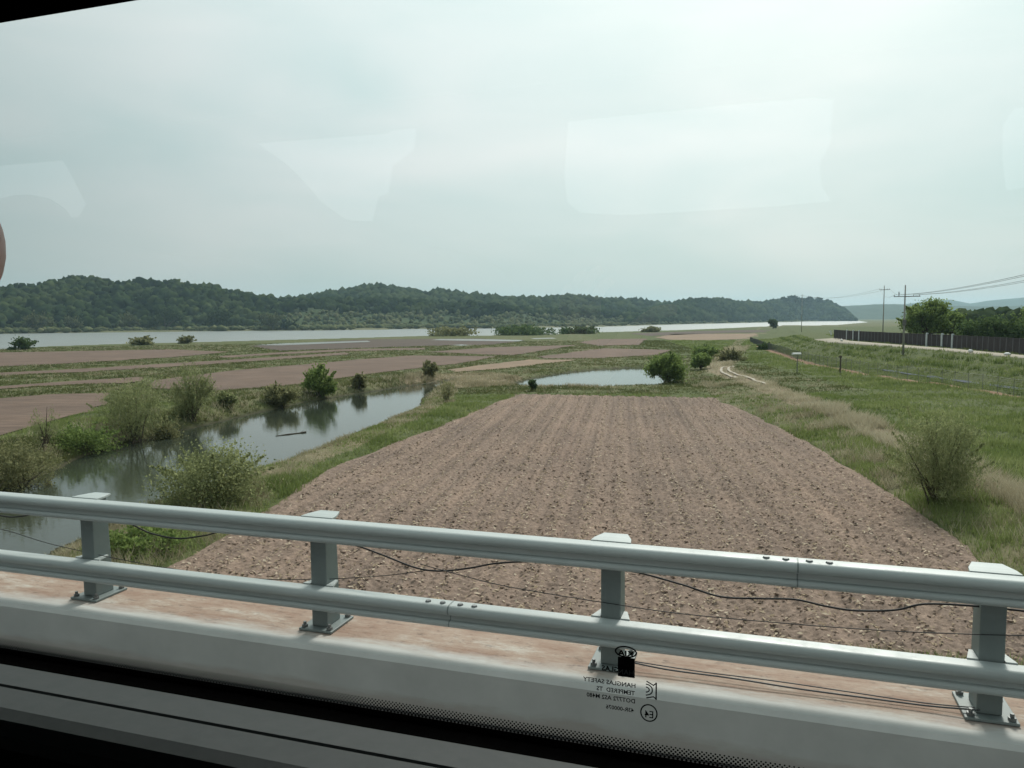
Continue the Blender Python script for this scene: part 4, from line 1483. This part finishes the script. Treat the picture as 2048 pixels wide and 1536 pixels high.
bx = [on_plane(q_, y_, 4.56)[0] for q_, y_ in ((1532, 1137), (1571, 1141), (1618, 1146), (1658, 1150))]
bolts(upper, bx, UZ)
sleeve = MB().prism([(y * 1.02 - 0.002, z * 1.005 + UZ + 0.002) for y, z in PROF], bx[1] + 0.06, bx[1] + 0.068).build('splice', M_post, upper)
bx = [on_plane(q_, y_, 4.56)[0] for q_, y_ in ((857, 1213), (886, 1217), (921, 1222), (949, 1226))]
bolts(lower, bx, LZ)
sleeve = MB().prism([(y * 1.02 - 0.002, z * 1.005 + LZ + 0.002) for y, z in PROF], bx[1] + 0.05, bx[1] + 0.058).build('splice', M_post, lower)

post_parts = []
for kx in range(-2, 6):
    xx = -5.007 + 2.0685 * kx
    if kx == -2:
        mb = MB()
        # tapered post: front face towards the road, deeper at the foot
        yb0, yb1, yt0, yt1, w0 = 0.125, 0.30, 0.125, 0.27, 0.062
        z0, z1 = KT + 0.022, UZ - 0.012
        mb.add([(-w0, yb0, z0), (w0, yb0, z0), (w0, yb1, z0), (-w0, yb1, z0), (-w0, yt0, z1), (w0, yt0, z1), (w0, yt1, z1), (-w0, yt1, z1)],
               [(3, 2, 1, 0), (4, 5, 6, 7), (0, 1, 5, 4), (1, 2, 6, 5), (2, 3, 7, 6), (3, 0, 4, 7)])
        post = mb.build('post', M_post, rail_root, bevel=0.006)
        cap = MB().vprism([(-0.125, 0.117), (0.125, 0.117), (0.115, 0.19), (0.075, 0.30), (-0.075, 0.30), (-0.115, 0.19)], UZ - 0.010, UZ + 0.006).build('cap_plate', M_galv, post, bevel=0.002)
        wing = MB().vprism([(-0.12, 0.117), (-0.064, 0.117), (-0.064, 0.24), (-0.085, 0.24)], LZ - 0.004, LZ + 0.008).vprism([(0.12, 0.117), (0.064, 0.117), (0.064, 0.24), (0.085, 0.24)], LZ - 0.004, LZ + 0.008).build('bracket', M_galv, post)
        basep = MB().vprism([(-0.13, 0.06), (0.13, 0.06), (0.13, 0.37), (-0.13, 0.37)], KT + 0.005, KT + 0.021).build('base_plate', M_post, post, bevel=0.003)
        bs = [MB().tube([(sx_, sy_, KT + 0.0215), (sx_, sy_, KT + 0.04), (sx_, sy_, KT + 0.0402), (sx_, sy_, KT + 0.060)], [0.021, 0.021, 0.011, 0.011], 6).build('anchor_bolt', M_bolt, post) for sx_ in (-0.098, 0.098) for sy_ in (0.09, 0.34)]
        post.location = (xx, 0, 0)
        post_parts = [cap, wing, basep] + bs
    else:
        c_ = post.copy()
        COL.objects.link(c_)
        c_.parent = rail_root
        c_.location = (xx, 0, 0)
        for q_ in post_parts:
            d_ = q_.copy()
            COL.objects.link(d_)
            d_.parent = c_


def cable(px_pts, v, r, mat, name, label, smooth_n=10):
    P_ = []
    for q_, y_ in px_pts:
        u, w = on_plane(q_, y_, v)
        P_.append(np.array([u, 0, w + 2.50]))
    P_ = np.array(P_)
    tq = np.linspace(0, len(P_) - 1, (len(P_) - 1) * smooth_n + 1)
    out = []
    for t in tq:                       # Catmull-Rom
        i = min(int(t), len(P_) - 2)
        f_ = t - i
        p0_, p1_, p2_, p3_ = P_[max(i - 1, 0)], P_[i], P_[i + 1], P_[min(i + 2, len(P_) - 1)]
        out.append(0.5 * ((2 * p1_) + (-p0_ + p2_) * f_ + (2 * p0_ - 5 * p1_ + 4 * p2_ - p3_) * f_ ** 2 + (-p0_ + 3 * p1_ - 3 * p2_ + p3_) * f_ ** 3))
    o = MB().tube(out, r, 6).build(name, mat, smooth=True)
    p_ = VD * v
    o.location, o.rotation_euler = (p_[0], p_[1], ZR), (0, 0, RZ)
    tag(o, label, 'cable')
    return o


cable([(-120, 1005), (0, 1031), (40, 1033), (100, 1024), (200, 1034), (260, 1048), (300, 1066), (355, 1077), (410, 1071), (460, 1062), (600, 1072), (700, 1088), (765, 1110), (830, 1135), (880, 1142), (940, 1136), (1000, 1126), (1100, 1124), (1250, 1140), (1360, 1168), (1440, 1193), (1520, 1197), (1590, 1199), (1650, 1212), (1710, 1221), (1790, 1220), (1850, 1208), (1950, 1212), (2048, 1222), (2200, 1240)],
      4.66, 0.006, M_cable, 'cable', 'thick black cable sagging under the upper guardrail beam')
cable([(-120, 1040), (0, 1058), (110, 1090), (300, 1130), (480, 1155), (620, 1159), (760, 1152), (860, 1140)], 4.67, 0.0028, M_cable, 'cable', 'thin dark wire across the left gap between the guardrail beams')
cable([(840, 1128), (920, 1150), (1000, 1170), (1100, 1188), (1220, 1207), (1350, 1226), (1550, 1245), (1750, 1260), (1900, 1267), (2048, 1271), (2200, 1270)], 4.60, 0.0028, M_cable, 'cable', 'thin dark wire across the right gap between the guardrail beams')
cable([(1270, 1326), (1340, 1340), (1460, 1356), (1600, 1378), (1750, 1398), (1860, 1412), (1960, 1420)], 4.62, 0.005, M_wire, 'cable', 'lower blue-grey wire hanging along the kerb under the lower beam')
cable([(1270, 1323), (1400, 1343), (1550, 1362), (1700, 1384), (1850, 1406), (1960, 1416)], 4.66, 0.0035, M_wire, 'cable', 'upper thin wire hanging along the kerb under the lower beam')

# ------------------------------------------------------------------ the bus we look out of
E_ = 2.50                      # eye height above the road in the bus frame
DG = 0.60                      # eye to window glass
bus = frame('bus', 0, ZR)
tag(bus, 'dark interior of a bus with its side window, sill and black printed border', 'bus')
M_glass = bpy.data.materials.new('window glass')
M_glass.use_nodes = True
nt = M_glass.node_tree
nt.nodes.clear()
out = nt.nodes.new('ShaderNodeOutputMaterial')
tr_ = nt.nodes.new('ShaderNodeBsdfTransparent')
tn = noise(nt, coords(nt, (1, 1, 1), False), 1.5, 2)
nt.links.new(ramp(nt, tn, [(0.3, (0.972, 0.988, 0.978)), (0.7, (0.98, 0.992, 0.985))]), tr_.inputs['Color'])
gl = nt.nodes.new('ShaderNodeBsdfGlossy')
gl.inputs['Roughness'].default_value = 0.0
fr = nt.nodes.new('ShaderNodeFresnel')
fr.inputs['IOR'].default_value = 1.82
geo = nt.nodes.new('ShaderNodeNewGeometry')
mx = nt.nodes.new('ShaderNodeMixShader')
front = math_n(nt, 'MULTIPLY', fr.outputs['Fac'], math_n(nt, 'SUBTRACT', 1.0, geo.outputs['Backfacing']))
nt.links.new(front, mx.inputs[0])
nt.links.new(tr_.outputs[0], mx.inputs[1])
nt.links.new(gl.outputs[0], mx.inputs[2])
nt.links.new(mx.outputs[0], out.inputs['Surface'])

XL, XR = -3.4, 1.9
ZT, ZF = E_ + 0.2955, E_ - 0.337       # lower edge of the upper frame, upper edge of the dotted print
pane = MB().box((XL, DG, ZF - 0.10), (XR, DG + 0.005, ZT + 0.06)).build('window_pane', M_glass, bus)
# black printed border with rows of dots, on the inner face
MB().box((XL, DG - 0.0012, ZF - 0.095), (XR, DG - 0.0004, ZF - 0.0112)).build('printed_border', M_blackfrit, pane)
dm_ = MB()
pit = 0.0034
rows_ = [(0.0104, 0.00112), (0.0087, 0.00109), (0.0070, 0.00105), (0.0053, 0.00100), (0.0036, 0.00092), (0.0019, 0.00080)]
for r_i, (dz_, rr_) in enumerate(rows_):
    x = -1.15 + (pit / 2 if r_i % 2 else 0)
    while x < 0.25:
        dm_.add([(x + rr_ * math.cos(a_), DG - 0.0008, ZF - dz_ + rr_ * math.sin(a_)) for a_ in np.arange(6) * math.pi / 3], [(0, 1, 2, 3, 4, 5)])
        x += pit
o = dm_.build('printed_dots', M_blackfrit, pane)
o['kind'] = 'stuff'
# sill ledge of two strips with a seam between
MB().prism([(DG - 0.028, E_ - 0.352), (DG - 0.030, E_ - 0.349), (0.529, E_ - 0.3435), (0.527, E_ - 0.346), (0.527, E_ - 0.37), (DG - 0.028, E_ - 0.37)], XL, XR).build('sill_strip', M_trim, bus)
MB().prism([(0.525, E_ - 0.346), (0.523, E_ - 0.3425), (0.492, E_ - 0.3415), (0.482, E_ - 0.346), (0.478, E_ - 0.358), (0.478, E_ - 0.37), (0.525, E_ - 0.37)], XL, XR).build('sill_strip', M_trim, bus)
MB().box((XL, 0.5235, E_ - 0.40), (XR, 0.5285, E_ - 0.356)).build('sill_seam', M_dark_in, bus)
MB().box((XL, DG - 0.028, E_ - 0.42), (XR, DG - 0.0016, E_ - 0.353)).build('window_gasket', M_rubber, bus)
# wall under and over the window, pillars fore and aft
MB().box((-6.5, 0.47, 0.35), (4.5, DG + 0.01, E_ - 0.4205)).build('side_wall', M_dark_in, bus)
MB().box((-6.5, DG + 0.0105, 0.35), (4.5, DG + 0.03, E_ - 0.44)).build('body_panel', M_body, bus)
MB().prism([(DG - 0.035, ZT + 0.004), (DG - 0.028, ZT), (DG - 0.002, ZT), (DG - 0.002, ZT + 0.12), (DG - 0.035, ZT + 0.12)], XL, XR).build('window_gasket', M_rubber, bus)
MB().box((-6.5, DG - 0.10, ZT + 0.1205), (4.5, DG + 0.03, E_ + 0.90)).build('side_wall', M_dark_in, bus)
for x0, x1 in ((-6.5, XL - 0.001), (XR + 0.001, 4.5)):
    MB().box((x0, DG - 0.05, E_ - 0.42), (x1, DG + 0.03, ZT + 0.12)).build('window_pillar', M_dark_in, bus)
# far side of the bus, ceiling, floor, ends
YO = -1.75
MB().box((-6.5, YO - 0.08, 0.35), (4.5, YO, E_ + 0.33)).build('side_wall', M_dark_in, bus)
MB().box((-6.5, YO - 0.08, E_ + 0.80), (4.5, YO, E_ + 0.90)).build('side_wall', M_dark_in, bus)
VM = 2 * DG - YO - 0.03                 # the unseen cut-out plates stand this far off in the mirror of the pane
GAPS = [((-6.5, -2.75), [(-260, 320), (-60, 312), (122, 305), (140, 345), (172, 408), (158, 434), (138, 436), (126, 418), (95, 396), (60, 389), (30, 390), (-20, 402), (-120, 420), (-260, 430)]),
        ((-2.749, -1.02), [(510, 285), (640, 276), (768, 266), (795, 250), (812, 236), (828, 236), (833, 262), (828, 300), (785, 332), (778, 385), (757, 394), (745, 443), (692, 440), (640, 405), (604, 362), (570, 328)]),
        ((-1.019, 0.50), [(1134, 241), (1300, 224), (1480, 206), (1630, 193), (1668, 198), (1662, 285), (1640, 325), (1644, 370), (1664, 402), (1560, 412), (1400, 422), (1250, 430), (1160, 426), (1132, 402), (1127, 350)]),
        ((0.501, 4.5), [(2006, 250), (2030, 215), (2200, 190), (2400, 180), (2400, 420), (2200, 400), (2060, 372), (2012, 382), (2004, 310)])]
for (x0, x1), gap in GAPS:  # plates added out of view; their holes shape the bright reflections in the pane
    outer = [(x0, E_ + 0.3302), (x1, E_ + 0.3302), (x1, E_ + 0.7998), (x0, E_ + 0.7998)]
    inner = []
    for q_, y_ in gap:
        u_, w_ = on_plane(q_, y_, VM)
        inner.append((min(max(u_, x0 + 0.05), x1 - 0.05), min(max(w_ + E_, E_ + 0.345), E_ + 0.785)))
    loops = [[Vector((a_, b_, 0)) for a_, b_ in outer], [Vector((a_, b_, 0)) for a_, b_ in inner]]
    tri_ = tessellate_polygon(loops)
    pts_ = outer + inner
    n_ = len(pts_)
    vs_ = [(a_, YO + 0.03, b_) for a_, b_ in pts_] + [(a_, YO + 0.012, b_) for a_, b_ in pts_]
    fs_ = [tuple(t_) for t_ in tri_] + [tuple(i + n_ for i in t_)[::-1] for t_ in tri_]
    ni = len(inner)
    fs_ += [(4 + i, 4 + (i + 1) % ni, 4 + (i + 1) % ni + n_, 4 + i + n_) for i in range(ni)]
    MB().add(vs_, fs_).build('reflection_cutout', M_seat, bus)
for x0, x1 in ((-6.5, -5.2), (-2.9, -2.6), (-1.12, -0.92), (0.38, 0.62), (2.4, 4.5)):
    MB().box((x0, YO - 0.08, E_ + 0.3302), (x1, YO, E_ + 0.7998)).build('window_pillar', M_dark_in, bus)
MB().box((-6.5, YO - 0.08, E_ + 0.9005), (4.5, DG + 0.03, E_ + 0.95)).build('ceiling', M_dark_in, bus)
MB().box((-6.5, YO, 1.10), (4.5, 0.4695, 1.20)).build('floor', M_dark_in, bus)
MB().box((-6.58, YO - 0.08, 0.35), (-6.501, DG + 0.03, E_ + 0.95)).build('end_wall', M_dark_in, bus)
MB().box((4.501, YO - 0.08, 0.35), (4.58, DG + 0.03, E_ + 0.95)).build('end_wall', M_dark_in, bus)
# seats across the aisle, turned to the front of the bus (left)
for xx, dxs in ((-4.15, 0.0), (-2.62, 0.0), (-1.62, 0.05), (-0.36, -0.03), (0.62, 0.0)):
    seat = MB().box((xx - 0.1, YO + 0.10, 1.55), (xx + 0.42, YO + 0.62, 1.70)).build('seat', M_seat, bus, bevel=0.04, seg=3)
    arc = [(xx + 0.36 + 0.30 * math.cos(a_) + dxs, E_ + 0.10 + 0.17 * math.sin(a_)) for a_ in np.linspace(0, math.pi, 12)]
    out_ = [(xx + 0.66, 1.66)] + arc + [(xx + 0.20, 1.66)]
    n_ = len(out_)
    vs_ = [(x_, YO + 0.12, z_) for x_, z_ in out_] + [(x_, YO + 0.60, z_) for x_, z_ in out_]
    MB().add(vs_, [(i, (i + 1) % n_, n_ + (i + 1) % n_, n_ + i) for i in range(n_)] + [tuple(range(n_))[::-1], tuple(range(n_, 2 * n_))]).build('seat_back', M_seat, seat)
    MB().box((xx + 0.05, YO + 0.2, 1.2005), (xx + 0.3, YO + 0.5, 1.549)).build('seat_base', M_dark_in, seat)

# maker's mark printed on the pane (read from outside, so mirrored from here)
YM = DG - 0.0008


def text_part(s_, px, py, hgt, dx=0.0, stretch=1.0, mat=M_print, name='printed_lettering', y=YM, bold=0.0):
    cu = bpy.data.curves.new('txt', 'FONT')
    cu.body = s_
    cu.size = hgt / 0.72
    cu.align_x = 'LEFT'
    cu.offset = bold
    cu.resolution_u = 2
    tmp = bpy.data.objects.new('txt', cu)
    COL.objects.link(tmp)
    dg = bpy.context.evaluated_depsgraph_get()
    me = bpy.data.meshes.new_from_object(tmp.evaluated_get(dg))
    bpy.data.objects.remove(tmp)
    co = np.zeros(len(me.vertices) * 3)
    me.vertices.foreach_get('co', co)
    co = co.reshape(-1, 3)
    u, w = on_plane(px, py, DG)
    n_ = np.stack([u - co[:, 0] * stretch, np.full(len(co), y), w + E_ + co[:, 1]], 1)
    me.vertices.foreach_set('co', n_.ravel())
    me.materials.clear()
    me.materials.append(mat)
    o = bpy.data.objects.new(name, me)
    COL.objects.link(o)
    o.parent = pane
    return o


def ring(px, py, rx, rz, wd, name='printed_ring'):
    u, w = on_plane(px, py, DG)
    N = 40
    vs = [(u + (rx + s_ * wd) * math.cos(a_), YM, w + E_ + (rz + s_ * wd) * math.sin(a_)) for s_ in (-0.5, 0.5) for a_ in np.arange(N) * 2 * math.pi / N]
    fs = [(i, (i + 1) % N, N + (i + 1) % N, N + i) for i in range(N)]
    return MB().add(vs, fs).build(name, M_print, pane)


ring(1252, 1303, 0.0083, 0.0043, 0.0013)
text_part('KIA', 1267, 1313, 0.0045, stretch=1.25, bold=0.00025)
u, w = on_plane(1253, 1333, DG)
MB().box((u - 0.0068, YM - 0.0003, w + E_ - 0.0083), (u + 0.0068, YM + 0.0002, w + E_ + 0.0078)).build('printed_square', M_print, pane)
M_pgrey = simple('grey print', (0.16, 0.165, 0.16), (0.2, 0.205, 0.2), 30, 0.8, 0.1)
text_part('HAN', 1269, 1350, 0.0042, stretch=1.05, mat=M_pgrey, y=YM - 0.0006, bold=0.0001)
text_part('GLAS', 1239, 1344, 0.0042, stretch=1.05, bold=0.0002)
text_part('HANGLAS SAFETY', 1272, 1375, 0.0036, stretch=1.06, bold=0.0001)
text_part('TEMPERED  TS', 1270, 1390, 0.0036, stretch=0.98, bold=0.0001)
text_part('DOT772 AS2 M480', 1271, 1406, 0.0036, stretch=0.98, bold=0.0001)
text_part('43R-000076', 1268, 1424, 0.0034, stretch=0.98, bold=0.0001)
ring(1298, 1425, 0.0064, 0.0068, 0.0011)
text_part('E4', 1308, 1436, 0.0060, stretch=0.9, bold=0.0001)


def stroke(pts, wd, name='printed_emblem'):
    """flat strokes on the pane through points given in millimetres from the emblem's centre"""
    u, w = on_plane(1303, 1380, DG)
    mb = MB()
    for a_, b_ in zip(pts[:-1], pts[1:]):
        a_, b_ = np.array(a_) * 0.001, np.array(b_) * 0.001
        d_ = (b_ - a_) / max(np.linalg.norm(b_ - a_), 1e-9)
        nn = np.array([-d_[1], d_[0]]) * wd * 0.0005
        d_ = d_ * wd * 0.0004
        vs = [(u + q_[0], YM, w + E_ + q_[1]) for q_ in (a_ - d_ - nn, b_ + d_ - nn, b_ + d_ + nn, a_ - d_ + nn)]
        mb.add(vs, [(0, 1, 2, 3)])
    return mb


mb = stroke([(3.8, 6.6), (3.8, -6.8)], 1.1)
for pts_ in ([(3.4, 6.0), (1.6, 4.4), (-3.6, 7.0)], [(3.4, -6.2), (1.6, -5.0), (-3.6, -6.6)], [(-4.0, 4.6)] + [(-3.4 + 4.2 * math.cos(a_), 0.2 + 4.2 * math.sin(a_)) for a_ in np.linspace(1.3, -1.3, 9)] + [(-4.0, -4.4)],
             [(-4.0, 2.2)] + [(-3.6 + 1.9 * math.cos(a_), 0.2 + 1.9 * math.sin(a_)) for a_ in np.linspace(1.3, -1.3, 6)] + [(-4.0, -1.9)]):
    m2 = stroke(pts_, 0.95)
    mb.add(m2.v, m2.f)
mb.build('printed_emblem', M_print, pane)

# ------------------------------------------------------------------ drifting branch on the canal
b0, b1_ = at(551, 872, WL + 0.02), at(612, 864.5, WL + 0.02)
mid_ = (b0 + b1_) / 2
br = MB().tube([b0 - mid_, (b0 - mid_) * 0.3 + [0, 0.05, 0.02], (b1_ - mid_) * 0.5, b1_ - mid_ + [0, 0, 0.03]], [0.02, 0.04, 0.05, 0.07], 6).tube([(b1_ - mid_) * 0.6, (b1_ - mid_) * 0.8 + [0, 0.2, 0.16]], [0.03, 0.01], 5).build('drifting_branch', M_bark)
br.location = mid_
tag(br, 'thin dark branch floating in the middle of the canal', 'branch')

# ------------------------------------------------------------------ hand of the traveller at the left edge
M_skin, nt, b = mat_base('skin', 0.5, 0.4)
nt.links.new(ramp(nt, noise(nt, coords(nt, (1, 1, 1), False), 60, 4), [(0.3, (0.74, 0.40, 0.34)), (0.7, (0.82, 0.47, 0.40))]), b.inputs['Base Color'])
M_nail = simple('fingernail', (0.6, 0.40, 0.34), (0.66, 0.45, 0.38), 40, 0.35, 0.5)
T_ = np.array([(-2 - 1024) / F * 0.125, (768 - 492) / F * 0.125, -0.125])
chains = {  # joints in metres from the thumb tip (right, up, back) with radii
    'thumb': [((-0.132, -0.085, 0.035), 0.024), ((-0.098, -0.050, 0.030), 0.017), ((-0.064, -0.020, 0.020), 0.0125), ((-0.030, -0.003, 0.008), 0.0112), ((-0.006, 0.0, 0.001), 0.0098), ((0.0, 0.0, 0.0), 0.0085)],
    'index': [((-0.140, -0.020, 0.010), 0.0125), ((-0.122, 0.018, -0.010), 0.0095), ((-0.100, 0.038, -0.026), 0.0085), ((-0.082, 0.046, -0.028), 0.0075)],
    'middle': [((-0.155, -0.012, 0.014), 0.0125), ((-0.142, 0.030, -0.012), 0.0098), ((-0.116, 0.054, -0.030), 0.0086), ((-0.096, 0.062, -0.032), 0.0076)],
    'ring': [((-0.170, -0.012, 0.018), 0.012), ((-0.162, 0.026, -0.010), 0.0092), ((-0.138, 0.050, -0.030), 0.0082), ((-0.120, 0.056, -0.034), 0.0072)],
    'little': [((-0.184, -0.020, 0.022), 0.011), ((-0.182, 0.010, -0.006), 0.008), ((-0.164, 0.032, -0.024), 0.0072), ((-0.150, 0.038, -0.028), 0.0064)],
}
hv, he, hr = [], [], []


def hadd(p_, r_):
    hv.append(tuple(np.array(p_)))
    hr.append(r_)
    return len(hv) - 1


wrist = hadd((-0.185, -0.130, 0.055), 0.026)
fore = hadd((-0.215, -0.190, 0.075), 0.031)
elbow = hadd((-0.27, -0.30, 0.12), 0.038)
he += [(wrist, fore), (fore, elbow)]
palm = hadd((-0.165, -0.075, 0.035), 0.027)
he.append((wrist, palm))
for nm_, ch_ in chains.items():
    last = palm if nm_ != 'thumb' else wrist
    for p_, r_ in ch_:
        k_ = hadd(p_, r_)
        he.append((last, k_))
        last = k_
me = bpy.data.meshes.new('hand')
me.from_pydata(hv, he, [])
hand = bpy.data.objects.new('hand', me)
COL.objects.link(hand)
hm = hand.modifiers.new('skin', 'SKIN')
hm.use_smooth_shade = True
for i_v, sv in enumerate(me.skin_vertices[0].data):
    sv.radius = (hr[i_v], hr[i_v])
    sv.use_root = (i_v == 0)
ss = hand.modifiers.new('sub', 'SUBSURF')
ss.levels = ss.render_levels = 2
me.materials.append(M_skin)
hand.matrix_world = Matrix.Translation((0, 0, H)) @ CAMROT.to_4x4() @ Matrix.Translation(Vector(T_))
tag(hand, 'pink thumb of a hand just entering at the left edge above the hills', 'hand')

# ------------------------------------------------------------------ haze over the whole valley
M_haze = bpy.data.materials.new('haze')
M_haze.use_nodes = True
nt = M_haze.node_tree
nt.nodes.clear()
out = nt.nodes.new('ShaderNodeOutputMaterial')
pv = nt.nodes.new('ShaderNodeVolumePrincipled')
pv.inputs['Density'].default_value = 0.000085
pv.inputs['Color'].default_value = (0.60, 0.84, 1.0, 1)
pv.inputs['Anisotropy'].default_value = 0.2
nt.links.new(pv.outputs[0], out.inputs['Volume'])
haze = MB().box((-10500, -10500, -6.0), (10500, 10500, 240)).build('haze', M_haze)
tag(haze, kind='stuff')
